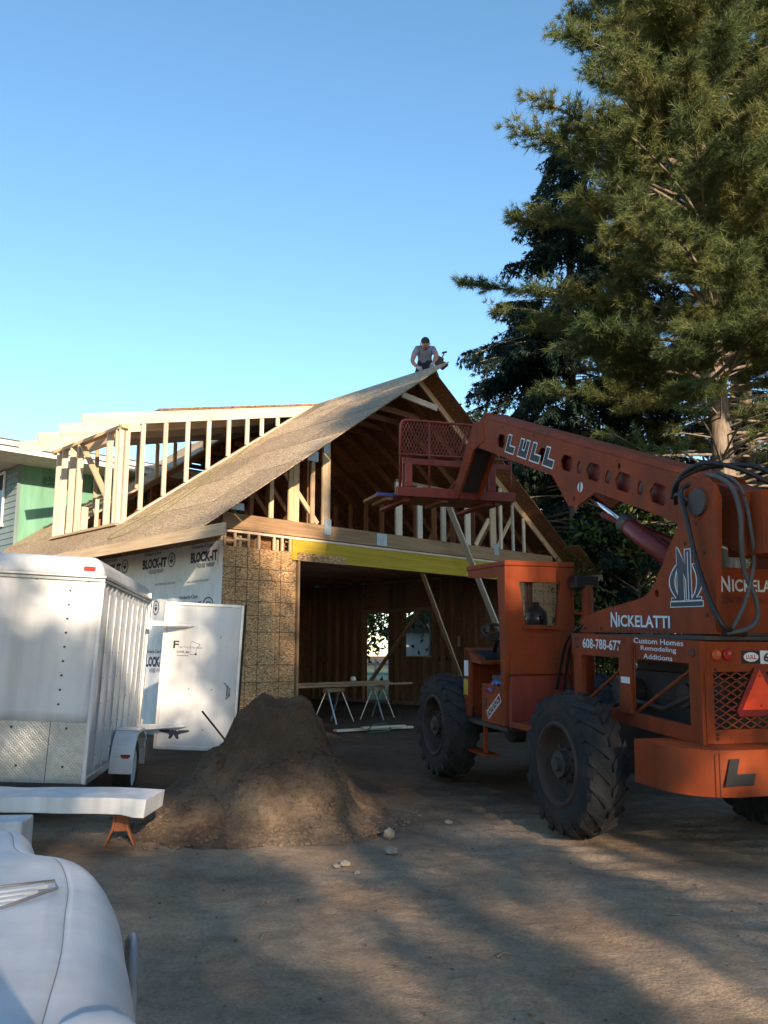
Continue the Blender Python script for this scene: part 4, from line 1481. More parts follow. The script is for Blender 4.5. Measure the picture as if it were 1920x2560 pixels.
# console in front of the driver
P('console_post')(MB().hexa([(-1.0, 2.50, 0.80), (-0.95, 2.50, 0.80), (-0.95, 2.66, 0.80), (-1.0, 2.66, 0.80), (-1.0, 2.44, 1.58), (-0.95, 2.44, 1.58), (-0.95, 2.60, 1.60), (-1.0, 2.60, 1.60)]))
P('dashboard')(MB().hexa([(-1.0, 2.12, 1.42), (-0.26, 2.12, 1.42), (-0.26, 2.62, 1.44), (-1.0, 2.62, 1.44), (-1.0, 2.12, 1.455), (-0.26, 2.12, 1.455), (-0.26, 2.62, 1.60), (-1.0, 2.62, 1.60)]))
P('gauge_panel', 'black')(MB().hexa([(-0.92, 2.18, 1.475), (-0.35, 2.18, 1.475), (-0.35, 2.48, 1.56), (-0.92, 2.48, 1.56), (-0.92, 2.18, 1.49), (-0.35, 2.18, 1.49), (-0.35, 2.48, 1.575), (-0.92, 2.48, 1.575)]))
P('front_kick_panel')(MB().box(-0.949, -0.26, 2.60, 2.64, 0.80, 1.44))
MB().box(-1.0035, -1.0005, 2.50, 2.62, 1.27, 1.45).build('sticker', 'print_white', T)
MB().box(-1.0035, -1.0005, 2.51, 2.64, 1.05, 1.23).build('sticker', 'yellow_sticker', T)
n = 20
sw = MB().tube([(-0.70 + 0.19 * math.cos(2 * math.pi * k / n), 2.30 + 0.16 * math.sin(2 * math.pi * k / n), 1.78 + 0.10 * math.sin(2 * math.pi * k / n)) for k in range(n + 1)], 0.017, 8)
sw.cyl((-0.70, 2.30, 1.78), (-0.70, 2.42, 1.55), 0.025, 10).cyl((-0.88, 2.3, 1.78), (-0.52, 2.3, 1.78), 0.012, 6).cyl((-0.70, 2.30, 1.78), (-0.70, 2.45, 1.87), 0.012, 6)
sw.build('steering_wheel', 'black', T, True)
P('lever', 'black', 0)(MB().cyl((-0.46, 2.2, 1.48), (-0.48, 2.14, 1.74), 0.010, 6).cyl((-0.40, 2.2, 1.48), (-0.40, 2.12, 1.74), 0.010, 6))
# step hanging under the floor
P('step', 'orange', 0)(MB().box(-0.97, -0.93, 2.68, 2.72, 0.40, 0.78).box(-0.97, -0.93, 2.10, 2.14, 0.44, 0.78).box(-0.98, -0.80, 2.08, 2.74, 0.40, 0.425))
# stand pipe, lamp and rods at the back of the cab
P('stand_pipe', 'orange', 0)(MB().cyl((-0.14, 1.22, 1.15), (-0.14, 1.22, 2.30), 0.062, 14).cyl((-0.22, 1.38, 2.0), (-0.14, 1.26, 2.0), 0.02, 6).cyl((-0.22, 1.38, 1.62), (-0.14, 1.26, 1.62), 0.02, 6), True)
P('work_lamp', 'black', 0.01)(MB().box(-0.30, -0.02, 1.18, 1.34, 2.27, 2.40))
P('tank', 'orange')(MB().box(-0.98, -0.30, 0.72, 1.36, 0.80, 0.86).box(-0.62, -0.45, 0.70, 1.40, 0.86, 1.1))
P('under_shield', 'orange_red')(MB().box(-0.985, -0.3, 1.36, 1.415, 0.79, 1.33))

# things that lie on or in the machine
def tw(x, y, z):
    return Matrix.Translation((2.67, 8.27, 0)) @ Matrix.Rotation(R(17.0), 4, 'Z') @ Matrix.Rotation(0.0318, 4, 'X') @ Vector((x, y, z))


deck = empty('work_platform', tw(-0.48, 4.98, 3.70), (0.0318, 0, R(17.0)), 'dark plank platform with blue edge resting on the raised forks', 'platform')
for i in range(3):
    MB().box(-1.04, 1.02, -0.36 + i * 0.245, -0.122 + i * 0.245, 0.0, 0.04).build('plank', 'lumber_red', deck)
for x in (-0.85, 0.0, 0.85):
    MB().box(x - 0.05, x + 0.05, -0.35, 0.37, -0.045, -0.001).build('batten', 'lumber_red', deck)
MB().box(-1.06, 1.04, -0.385, -0.362, 0.0, 0.045).build('edge_strip', 'blue_edge', deck)
jug = MB().lathe([(0.0, 0), (0.10, 0.0), (0.125, 0.04), (0.13, 0.10), (0.12, 0.17), (0.07, 0.22), (0.04, 0.24), (0.04, 0.28), (0.0, 0.28)], 20, lambda r, t, a: (r * math.cos(t), r * math.sin(t), a)).build('jug', 'jug', None, True)
jug.location = tw(-0.55, 1.62, 1.84)
tag(jug, 'dark glossy jug behind the cab window of the forklift', 'jug')
rag = MB().grid(10, 8, lambda u, v: (-1.035 + 0.30 * v, 1.50 + 0.40 * u, 1.222 + 0.03 * math.sin(u * 9 + v * 4) ** 2 + 0.02 * math.sin(v * 7) ** 2 - (0.09 * (0.25 - v) / 0.25 if v < 0.25 and u > 0.5 else 0))).build('rag', 'cloth_blue', None, True, solid=0.006)
rag.matrix_world = Matrix.Translation((2.67, 8.27, 0)) @ Matrix.Rotation(R(17.0), 4, 'Z') @ Matrix.Rotation(0.0318, 4, 'X')
tag(rag, 'crumpled pale blue rag on the seat box of the forklift', 'rag')

# bolts, grease nipples and weld beads
for y, z in ((-1.2, 1.95), (-1.2, 2.2), (-1.2, 2.45), (0.7, 1.84), (0.4, 1.84), (-1.1, 2.7), (-0.95, 2.55)):
    MB().cyl((-0.487, y, z), (-0.475, y, z), 0.014, 6).build('bolt', 'steel_dark', T)
for y in (0.62, 0.57):
    for z in (1.66, 1.74):
        MB().cyl((-0.64, y, z), (-0.63, y, z), 0.011, 6).build('bolt', 'steel_dark', T)
for x in (-0.5, 0.5):
    for z in (1.0, 1.03, 1.53):
        MB().cyl((x, YB - 0.02, z), (x, YB - 0.012, z), 0.011, 6).build('bolt', 'steel_dark', T)
for u in (0.5, 1.4, 3.3, 4.2, 4.75):
    MB().cyl(bp(u, 0.17, -0.342), bp(u, 0.17, -0.335), 0.012, 6).build('bolt', 'steel_dark', T)
MB().tube([(-0.636, -0.41, 1.12), (-0.640, -0.41, 1.4), (-0.636, -0.412, 1.66)], 0.006, 5).build('weld_bead', 'orange_red', T, True)
MB().tube(smooth_path([(-0.45, 0.7, 1.9), (-0.52, 0.95, 1.75), (-0.5, 1.15, 1.5), (-0.48, 1.3, 1.2)], 5), 0.016, 8).build('hydraulic_hose', 'hose', T, True)
MB().tube(smooth_path([(-0.40, 0.7, 1.9), (-0.46, 0.98, 1.70), (-0.42, 1.18, 1.45), (-0.40, 1.3, 1.15)], 5), 0.016, 8).build('hydraulic_hose', 'hose', T, True)
# ------------------------------------------------------------------ enclosed trailer
# local axes: x to its right, y back along its length (away from the camera), z up; leaning a little to its right
trailer = empty('cargo_trailer', (-2.85, 8.4, 0.0), (0, R(2.6), R(8.0)),
                'white enclosed cargo trailer with tread plate nose beside the dirt pile', 'trailer')
Q = trailer
TW, TL, ZB, ZT = 2.1, 3.6, 0.40, 2.34


def skin(name, fn, mat, nu=40, nv=24, solid=0.012):
    return MB().grid(nu, nv, fn).build(name, mat, Q, True, solid=solid)


# front skin, slightly dished, above the tread plate
front_skin = MB()
front_skin.grid(20, 14, lambda u, v: (-TW + u * TW, 0.012 * math.sin(u * math.pi) * math.sin(v * math.pi) - 0.0, 0.955 + v * (ZT - 0.955)))
front_skin.build('front_panel', 'trailer_white', Q, True, solid=0.01)
tp = MB().box(-TW + 0.01, -0.01, -0.012, 0.0, ZB, 0.955).build('tread_plate', 'tread_plate', Q)
for x in (-0.35, -1.0, -1.65):
    MB().box(x - 0.003, x + 0.003, -0.0135, -0.012, ZB, 0.953).build('plate_seam', 'steel_dark', tp)
for k in range(9):
    MB().cyl((-0.30, -0.006, 1.12 + k * 0.135), (-0.30, 0.004, 1.12 + k * 0.135), 0.011, 8).build('rivet', 'steel_dark', Q)
for x in (-0.14, -0.62, -1.1):
    MB().cyl((x, -0.006, 2.30), (x, 0.004, 2.30), 0.011, 8).build('rivet', 'steel_dark', Q)
for x, z in ((-0.2, 0.55), (-0.2, 0.9), (-0.7, 0.9), (-0.62, 0.55), (-1.1, 0.9)):
    MB().cyl((x, -0.019, z), (x, -0.010, z), 0.012, 8).build('rivet', 'steel_dark', Q)


# wavy side skins in narrow panels with ribs where they meet
def side_fn(x, sg):
    def fn(u, v):
        y = 0.03 + u * (TL - 0.06)
        z = ZB + 0.05 + v * (ZT - ZB - 0.07)
        rip = 0.006 * math.sin(y * 2 * math.pi / 0.40 * 1.0 + 0.4) * (0.4 + 0.6 * math.sin(v * math.pi)) + 0.006 * noise.noise((y * 3.1, z * 0.8, 2.0 + sg)) + 0.004 * noise.noise((y * 9, z * 1.4, 5.0))
        if v > 0.9:
            rip += 0.012 * (v - 0.9) * 10 * math.sin(y * 26)
        return (x + sg * rip, y, z)
    return fn


skin('side_panel', side_fn(0.0, 1), 'trailer_white', 110, 24)
skin('side_panel', side_fn(-TW, -1), 'trailer_white', 40, 12)
for y in (0.41, 0.82, 1.23, 1.64, 2.05, 2.46, 2.87, 3.28):
    MB().box(0.004, 0.013, y - 0.022, y + 0.022, ZB + 0.06, 2.2).build('side_rib', 'trailer_white', Q, bevel=0.003)
    mb = MB()
    for k in range(7):
        mb.cyl((0.012, y, 0.62 + k * 0.25), (0.016, y, 0.62 + k * 0.25), 0.008, 6)
    mb.build('rivet', 'steel_dark', Q)
MB().box(-0.018, 0.018, -0.016, 0.028, ZB - 0.01, ZT - 0.02).build('corner_trim', 'trailer_white', Q, bevel=0.008)
MB().box(-TW - 0.018, -TW + 0.018, -0.016, 0.028, ZB - 0.01, ZT - 0.02).build('corner_trim', 'trailer_white', Q, bevel=0.008)
MB().box(-0.02, 0.022, 0.03, TL, ZB - 0.02, ZB + 0.05).build('bottom_rail', 'aluminium', Q, bevel=0.006)
MB().box(-TW, 0.0, -0.02, 0.02, ZB - 0.09, ZB - 0.002).build('front_rail', 'steel_dark', Q)
MB().box(-TW + 0.03, -0.03, 0.05, TL - 0.05, ZB - 0.05, ZB + 0.02).build('floor', 'steel_dark', Q)
MB().box(-0.03, 0.024, TL - 0.06, TL, ZB, ZT + 0.1).build('rear_post', 'aluminium', Q, bevel=0.006)
MB().box(-TW - 0.024, -TW + 0.03, TL - 0.06, TL, ZB, ZT + 0.1).build('rear_post', 'aluminium', Q, bevel=0.006)
MB().box(-TW / 2, -0.04, TL - 0.05, TL - 0.02, ZB, ZT).build('inner_door', 'trailer_white', Q)
MB().box(-TW, -TW / 2 - 0.004, TL - 0.05, TL - 0.02, ZB, ZT).build('inner_door', 'trailer_white', Q)
# trim moulding under the roof and the coved roof with rounded corners
MB().box(-TW - 0.03, 0.03, -0.03, 0.0, ZT - 0.005, ZT + 0.022).box(0.0, 0.03, 0.001, TL, ZT - 0.005, ZT + 0.022).box(-TW - 0.03, -TW, 0.001, TL, ZT - 0.005, ZT + 0.022).build('roof_trim', 'aluminium', Q, bevel=0.004)
MB().box(-TW - 0.022, 0.022, -0.022, 0.0, ZT - 0.04, ZT - 0.012).box(0.0, 0.02, 0.001, TL, ZT - 0.04, ZT - 0.012).build('roof_trim', 'galvanized', Q, bevel=0.004)


def roof_fn(u, v):
    # v: 0 eave .. 1 crown; u: round the front and right side and left side
    pass


def cove(t):
    """quarter-round: returns (inset, rise)"""
    a = t * math.pi / 2
    return 0.16 * (1 - math.cos(a)), 0.19 * math.sin(a)


rm = MB()
segs = 8
path = []
nr = 6
rad = 0.10
for k in range(nr + 1):
    a = k / nr * math.pi / 2
    path.append((-TW + rad - rad * math.cos(math.pi / 2 - a) if False else 0, 0))
# outline of the roof edge, clockwise from rear left, with rounded front corners
outline = [(-TW, TL), (-TW, rad)]
for k in range(1, nr):
    a = k / nr * math.pi / 2
    outline.append((-TW + rad - rad * math.cos(a), rad - rad * math.sin(a)))
outline.append((-TW + rad, 0.0))
outline.append((-rad, 0.0))
for k in range(1, nr):
    a = k / nr * math.pi / 2
    outline.append((-rad + rad * math.sin(a), rad - rad * math.cos(a)))
outline += [(0.0, rad), (0.0, TL * 0.5), (0.0, TL)]
cx, cy = -TW / 2, TL / 2


def inset(p, d):
    x = min(max(p[0], -TW + d), -d)
    y = max(p[1], d)
    return x, y


ncol = len(outline)
for s in range(segs + 1):
    ins, rise = cove(s / segs)
    for p in outline:
        x, y = inset(p, ins)
        rm.v.append((x, y, ZT + 0.02 + rise))
for s in range(segs):
    for k in range(ncol - 1):
        a = s * ncol + k
        rm.f.append((a, a + 1, a + 1 + ncol, a + ncol))
base_i = len(rm.v) - ncol
rm.v.append((-TW / 2, TL, ZT + 0.23))
rm.v.append((-TW / 2, 0.5, ZT + 0.235))
for k in range(ncol - 1):
    rm.f.append((base_i + k, base_i + k + 1, len(rm.v) - 1))
rm.f.append((base_i, len(rm.v) - 1, len(rm.v) - 2))
rm.f.append((base_i + ncol - 1, len(rm.v) - 2, len(rm.v) - 1))
rm.build('roof', 'trailer_white', Q, True, solid=0.008)
MB().tube([(-TW, TL, ZT + 0.02), (-TW + 0.05, TL, ZT + 0.13), (-TW + 0.16, TL, ZT + 0.21), (-0.16, TL, ZT + 0.21), (-0.05, TL, ZT + 0.13), (0.0, TL, ZT + 0.02)], 0.02, 8).build('rear_hoop', 'aluminium', Q, True)
# clearance lamps
for x in (-0.14, -TW + 0.14):
    MB().box(x - 0.055, x + 0.055, -0.012, 0.05, ZT + 0.06, ZT + 0.105).build('clearance_lamp', 'red_lens', Q, bevel=0.008)
for x, z, a in ((-0.34, ZT + 0.15, 0.0), (-0.62, ZT + 0.14, 0.0), (-0.88, ZT + 0.14, 0.5)):
    MB().bar((x - 0.045, 0.045, z - 0.02 * a), (x + 0.045, 0.045, z + 0.02 * a), 0.004, 0.008).build('sealant_smear', 'galvanized', Q)
# wheel with fender
def wfn(cx_, cy_, cz_):
    return lambda r, t, a: (cx_ + a, cy_ + r * math.cos(t), cz_ + r * math.sin(t))


for cx_, sg in ((0.13, 1), (-TW - 0.13, -1)):
    cyw, czw = 1.78, 0.33
    ty2 = MB().lathe([(0.20, -0.09), (0.30, -0.10), (0.33, -0.07), (0.335, 0.0), (0.33, 0.07), (0.30, 0.10), (0.20, 0.09)], 36, wfn(cx_, cyw, czw)).build('wheel', 'rubber', Q, True)
    MB().lathe([(0.205, 0.085 * sg), (0.19, 0.09 * sg), (0.15, 0.05 * sg), (0.07, 0.06 * sg), (0.0, 0.065 * sg)], 28, wfn(cx_, cyw, czw)).build('rim', 'fascia_white', ty2, True)
    x_in, x_out = (0.016, 0.27) if sg > 0 else (-TW - 0.27, -TW - 0.016)
    prof = [(1.30, 0.32), (1.31, 0.50), (1.36, 0.62), (1.46, 0.71), (1.58, 0.755), (1.98, 0.755), (2.12, 0.71), (2.22, 0.62), (2.27, 0.50), (2.28, 0.32)]
    fm = MB()
    for (ya, za), (yb, zb) in zip(prof[:-1], prof[1:]):
        fm.add([(x_in, ya, za), (x_out, ya, za), (x_out, yb, zb), (x_in, yb, zb)], [(0, 1, 2, 3)])
    for (ya, za), (yb, zb) in zip(prof[:-1], prof[1:]):
        xo = x_out
        fm.add([(xo, ya, za), (xo, ya + (1.78 - ya) * 0.10, za - (0.03 if 0.33 < za else 0)), (xo, yb + (1.78 - yb) * 0.10, zb - (0.03 if 0.33 < zb else 0)), (xo, yb, zb)], [(0, 1, 2, 3)])
    fd = fm.build('fender', 'trailer_white', Q, False, solid=0.012, bevel=0.006)
    if sg > 0:
        MB().box(0.14, 0.22, 1.287, 1.305, 0.485, 0.515).build('fender_lamp', 'red_lens', fd, bevel=0.008)
        MB().box(0.13, 0.23, 1.2985, 1.308, 0.475, 0.525).build('lamp_bezel', 'rubber', fd, bevel=0.006)
# tongue
P_ = MB().bar((-TW / 2 + 0.5, 0.05, ZB - 0.08), (-TW / 2, -1.1, ZB - 0.04), 0.07, 0.1).bar((-TW / 2 - 0.5, 0.05, ZB - 0.08), (-TW / 2, -1.1, ZB - 0.04), 0.07, 0.1).cyl((-TW / 2, -0.95, 0.05), (-TW / 2, -0.95, 0.85), 0.035, 10).build('tongue', 'steel_dark', Q)

# rear door swung right round so that its outside faces the yard
door = MB().box(0.22, 1.29, TL + 0.02, TL + 0.055, 0.36, 2.33).build('rear_door', 'trailer_door', Q, bevel=0.006)
for x0, x1, z0, z1 in ((0.21, 0.255, 0.35, 2.34), (1.255, 1.30, 0.35, 2.34), (0.256, 1.254, 2.30, 2.345), (0.256, 1.254, 0.345, 0.39)):
    MB().box(x0, x1, TL + 0.008, TL + 0.062, z0, z1).build('door_edge', 'aluminium', door, bevel=0.005)
MB().box(1.301, 1.33, TL + 0.02, TL + 0.075, 0.34, 2.35).build('door_seal', 'rubber', door)
for z in (2.02, 0.66):
    s1 = [(-0.22, z - 0.035), (0.52, z - 0.042), (0.60, z - 0.02), (0.64, z), (0.60, z + 0.02), (0.52, z + 0.042), (-0.22, z + 0.035)]
    MB().prism([p for p in s1 if True], 0, 0.012, lambda u, v, t: (u, TL - 0.006 + t, v) if u > 0.03 else (0.028 + 0.012 - t, TL - 0.006 + u * 1.6 - 0.05, v)).build('hinge_strap', 'fascia_white', door, bevel=0.004)
    MB().cyl((0.035, TL - 0.01, z - 0.075), (0.035, TL - 0.01, z + 0.075), 0.018, 10).build('hinge_pin', 'fascia_white', door)
DY = TL + 0.0185
lettering('F', 'print_black', door, (0.40, DY, 1.755), (1, 0, 0), (0, 0, 1), 0.075, 0.105, 0.02)
lettering('ryan Tool & Fabrication', 'print_grey', door, (0.60, DY, 1.722), (1, 0, 0), (0, 0, 1), 0.32, 0.042)
lettering('DOVER, MN', 'print_black', door, (0.50, DY, 1.655), (1, 0, 0), (0, 0, 1), 0.17, 0.040, 0.02)
mk = MB()
for k in range(7):
    mk.box(0.42 + k * 0.023, 0.436 + k * 0.023, DY - 0.001, DY, 1.602, 1.616)
mk.build('faded_print', 'print_grey', door)
st = [(0.60, 1.795), (0.625, 1.805), (0.725, 1.77), (0.685, 1.715), (0.675, 1.66), (0.695, 1.625), (0.60, 1.63)]
mk = MB()
for a, b in zip(st, st[1:] + st[:1]):
    mk.bar((a[0], DY, a[1]), (b[0], DY, b[1]), 0.003, 0.006)
mk.build('state_outline', 'print_grey', door)
MB().cyl((0.672, DY - 0.002, 1.635), (0.672, DY + 0.0, 1.635), 0.014, 5).build('star', 'print_black', door)
# winged badge near the bottom hinge
wing = [(0.0, 0.0), (0.035, -0.055), (0.07, -0.055), (0.06, 0.0), (0.10, 0.015), (0.20, 0.04), (0.20, 0.065), (0.06, 0.06), (0.04, 0.045), (0.02, 0.065), (0.0, 0.05)]
for sg in (-1, 1):
    MB().prism([(0.47 + sg * u, 0.545 + v) for u, v in wing], 0, 0.003, lambda u, v, t: (u, DY - t, v)).build('winged_badge', 'print_navy', door)
# latch handle and bolts
hd = MB().tube([(1.12, DY - 0.012, 1.235), (1.10, DY - 0.03, 1.26), (1.145, DY - 0.035, 1.205)], 0.010, 8).tube([(1.145, DY - 0.02, 1.23), (1.165, DY - 0.03, 1.15), (1.155, DY - 0.03, 1.07), (1.13, DY - 0.02, 1.05)], 0.011, 8).box(1.13, 1.185, DY - 0.014, DY + 0.0, 1.08, 1.2)
hd.build('door_latch', 'galvanized', door, True)
for x, z in ((1.0, 1.88), (0.62, 1.16), (0.93, 1.16), (0.85, 0.62)):
    MB().cyl((x, DY - 0.004, z), (x, DY, z), 0.009, 8).build('bolt', 'steel_dark', door)

# ------------------------------------------------------------------ white car in the near corner, pointing at the trailer
car = empty('car', (-1.25, 1.6, 0), (0, 0, R(15.0)), 'white car with smooth hood and fender close in the lower left corner', 'car')
half = [(0.80, -2.6, 0.95), (0.81, -1.4, 0.97), (0.81, -0.6, 0.975), (0.805, -0.1, 0.97), (0.80, 0.2, 0.965), (0.775, 0.52, 0.955), (0.745, 0.88, 0.945), (0.66, 1.27, 0.935), (0.505, 1.61, 0.895), (0.435, 1.73, 0.90), (0.40, 1.86, 0.925), (0.33, 1.975, 0.93), (0.18, 2.03, 0.93), (0.0, 2.05, 0.93)]
dense = smooth_path(half, 7)
# how the section runs from the middle of the hood (t=1) out over the crown and down the side (t<0)
secs = [(1.0, 0.036), (0.8, 0.035), (0.6, 0.031), (0.45, 0.026), (0.32, 0.019), (0.24, 0.013), (0.212, 0.008), (0.205, 0.001), (0.198, 0.006), (0.16, 0.002), (0.11, -0.010), (0.06, -0.036), (0.025, -0.075), (0.006, -0.13), (0.0, -0.20), (0.0, -0.32), (0.012, -0.45), (0.04, -0.58), (0.07, -0.66)]


def car_pt(p, t, dz, sg):
    # towards an axis curve that stops short of the nose
    ay = min(p.y, 1.2 + 0.35 * max(0.0, p.y - 1.2))
    x = p.x * (1 - t)
    y = p.y + (ay - p.y) * t
    return (sg * x, y, max(0.25, p.z + dz))


def car_side(sg):
    mb = MB()
    n, m = len(dense), len(secs)
    for p in dense:
        for t, dz in secs:
            mb.v.append(car_pt(p, t, dz, sg))
    for i in range(n - 1):
        for j in range(m - 1):
            a = i * m + j
            mb.f.append((a, a + m, a + m + 1, a + 1))
    return mb


body = car_side(1)
other = car_side(-1)
body.add(other.v, other.f)
body.build('body', 'car_white', car, True, sub=1)
seam = [Vector((q.x * 0.795, q.y + (min(q.y, 1.2 + 0.35 * max(0.0, q.y - 1.2)) - q.y) * 0.205, q.z + 0.004)) for q in dense if -0.6 < q.y < 1.9]
MB().tube(seam, 0.0013, 6).build('panel_gap', 'car_trim', car, True)
# cabin behind the hood: windscreen, pillars and roof
ws = MB().grid(12, 8, lambda u, v: ((u - 0.5) * (1.36 - 0.22 * v), -0.62 - 0.62 * v - 0.05 * math.cos((u - 0.5) * 3), 1.0 + 0.40 * v))
ws.build('windscreen', 'glass_dark', car, True, solid=0.006)
MB().grid(12, 10, lambda u, v: ((u - 0.5) * 1.16, -1.25 - 1.5 * v, 1.40 + 0.05 * math.sin(u * math.pi) + 0.02 * math.sin(v * math.pi))).build('roof', 'car_white', car, True, solid=0.03)
for sg in (-1, 1):
    MB().bar((sg * 0.70, -0.60, 1.0), (sg * 0.575, -1.26, 1.41), 0.07, 0.05).build('pillar', 'car_white', car)
    MB().hexa([(sg * 0.69, -1.25, 0.98), (sg * 0.71, -1.25, 0.98), (sg * 0.71, -2.6, 0.98), (sg * 0.69, -2.6, 0.98), (sg * 0.57, -1.30, 1.40), (sg * 0.585, -1.30, 1.40), (sg * 0.585, -2.6, 1.40), (sg * 0.57, -2.6, 1.40)]).build('side_window', 'glass_dark', car)
    wt = MB().lathe([(0.19, -0.1), (0.28, -0.1), (0.31, -0.07), (0.315, 0), (0.31, 0.07), (0.28, 0.1), (0.19, 0.1)], 32, wfn(sg * 0.68, 0.95, 0.31)).build('wheel', 'rubber', car, True)
    MB().lathe([(0.19, 0.09 * sg), (0.17, 0.095 * sg), (0.12, 0.05 * sg), (0.0, 0.07 * sg)], 24, wfn(sg * 0.68, 0.95, 0.31)).build('rim', 'aluminium', wt, True)
    # fender flare: a lip standing off the side round the wheel
    fl = []
    for k in range(17):
        a = math.pi * (0.02 + 0.96 * k / 16)
        fl.append((sg * (0.785 - 0.03 * max(0, math.cos(a))), 0.95 - 0.40 * math.cos(a) * -1, 0.34 + 0.42 * math.sin(a)))
    MB().tube(fl, 0.014, 8).build('fender_flare', 'car_trim', car, True)
    # door mirror
    mc = Vector((sg * 0.735, -0.36, 0.985))
    mr_ = MB().lathe([(0.0, -0.075), (0.03, -0.072), (0.055, -0.05), (0.066, -0.02), (0.066, 0.02), (0.055, 0.05), (0.03, 0.072), (0.0, 0.075)], 20, lambda r, t, a: (mc.x + a, mc.y + r * math.cos(t) * 0.9, mc.z + r * math.sin(t))).build('door_mirror', 'car_white', car, True)
    MB().bar((sg * 0.70, -0.44, 0.93), mc, 0.05, 0.04).build('mirror_arm', 'car_trim', mr_)
# hood vent with glossy slats
for k in range(4):
    y = 0.76 - k * 0.055
    MB().bar((0.26, y - 0.12, 0.985), (0.545 - 0.02 * k, y + 0.03, 0.972), 0.030, 0.012).build('vent_slat', 'car_white', car, bevel=0.004)
MB().tube([(0.22, 0.44, 0.99), (0.46, 0.56, 0.98), (0.575, 0.76, 0.972), (0.56, 0.84, 0.972), (0.22, 0.70, 0.988)], 0.004, 6).build('vent_frame', 'car_trim', car, True)

# ------------------------------------------------------------------ carton, stand and block by the trailer
cr = MB()
L = 3.1
cr.grid(40, 1, lambda u, v: (-u * L, 0.0, 0.0))
def carton():
    mb = MB()
    N = 30
    for i in range(N + 1):
        u = i / N
        x = -u * L
        sag = -0.012 * math.sin(u * math.pi * 2.2) + 0.006 * noise.noise((u * 9, 1, 2)) + (-0.03 * (1 - u) ** 8)
        top = 0.125 + sag + 0.004 * math.sin(u * 14)
        for y, z in ((0.0, sag + (-0.02 if i < 2 else 0.0)), (0.0, top), (0.45, top + 0.012 + 0.006 * math.sin(u * 9)), (0.45, sag)):
            mb.v.append((x + (0.03 if (i == 0 and y > 0.2) else 0) - (0.015 if (i == 0 and z < 0.05) else 0), y + 0.006 * math.sin(u * 21 + z * 9), z))
    for i in range(N):
        for j in range(4):
            a = i * 4 + j
            b = i * 4 + (j + 1) % 4
            mb.f.append((a, b, b + 4, a + 4))
    mb.f.append((0, 1, 2, 3))
    mb.f.append(tuple(N * 4 + k for k in (3, 2, 1, 0)))
    return mb


co_ = carton().build('long_carton', 'vinyl_white', None, False, bevel=0.006)
co_.location = (-1.92, 7.23, 0.348)
co_.rotation_euler = (0, 0, R(-1.0))
tag(co_, 'long white carton lying level across supports in front of the trailer', 'carton')
sh = empty('sawhorse', (-2.26, 7.95, 0), (0, 0, R(4)), 'orange plastic sawhorse under the right end of the white carton', 'sawhorse')
for y in (-0.30, 0.30):
    MB().prism([(-0.13, 0.0), (-0.115, 0.0), (-0.05, 0.14), (-0.04, 0.24), (-0.055, 0.335), (0.055, 0.335), (0.04, 0.24), (0.05, 0.14), (0.115, 0.0), (0.13, 0.0), (0.07, 0.15), (0.06, 0.25), (0.09, 0.345), (-0.09, 0.345), (-0.06, 0.25), (-0.07, 0.15)], y - 0.03, y + 0.03, lambda u, v, t: (u, t, v)).build('leg_frame', 'orange_plastic', sh, bevel=0.006)
    MB().prism([(-0.055, 0.12), (0.055, 0.12), (0.045, 0.24), (0.055, 0.33), (-0.055, 0.33), (-0.045, 0.24)], y - 0.012, y + 0.012, lambda u, v, t: (u, t, v)).build('web', 'orange_plastic', sh)
MB().box(-0.03, 0.03, -0.269, 0.269, 0.26, 0.33).build('beam', 'orange_plastic', sh, bevel=0.006)
bk = MB().box(-0.20, 0.20, -0.16, 0.16, 0, 0.34).build('foam_block', 'vinyl_white', None, bevel=0.015)
bk.location = (-2.98, 7.0, 0.0)
bk.rotation_euler = (0, 0, R(6))
tag(bk, 'white block standing under the left part of the long carton', 'block')
# ------------------------------------------------------------------ dirt pile, clods, stones
PC = Vector((-0.98, 8.95))
random.seed(5)


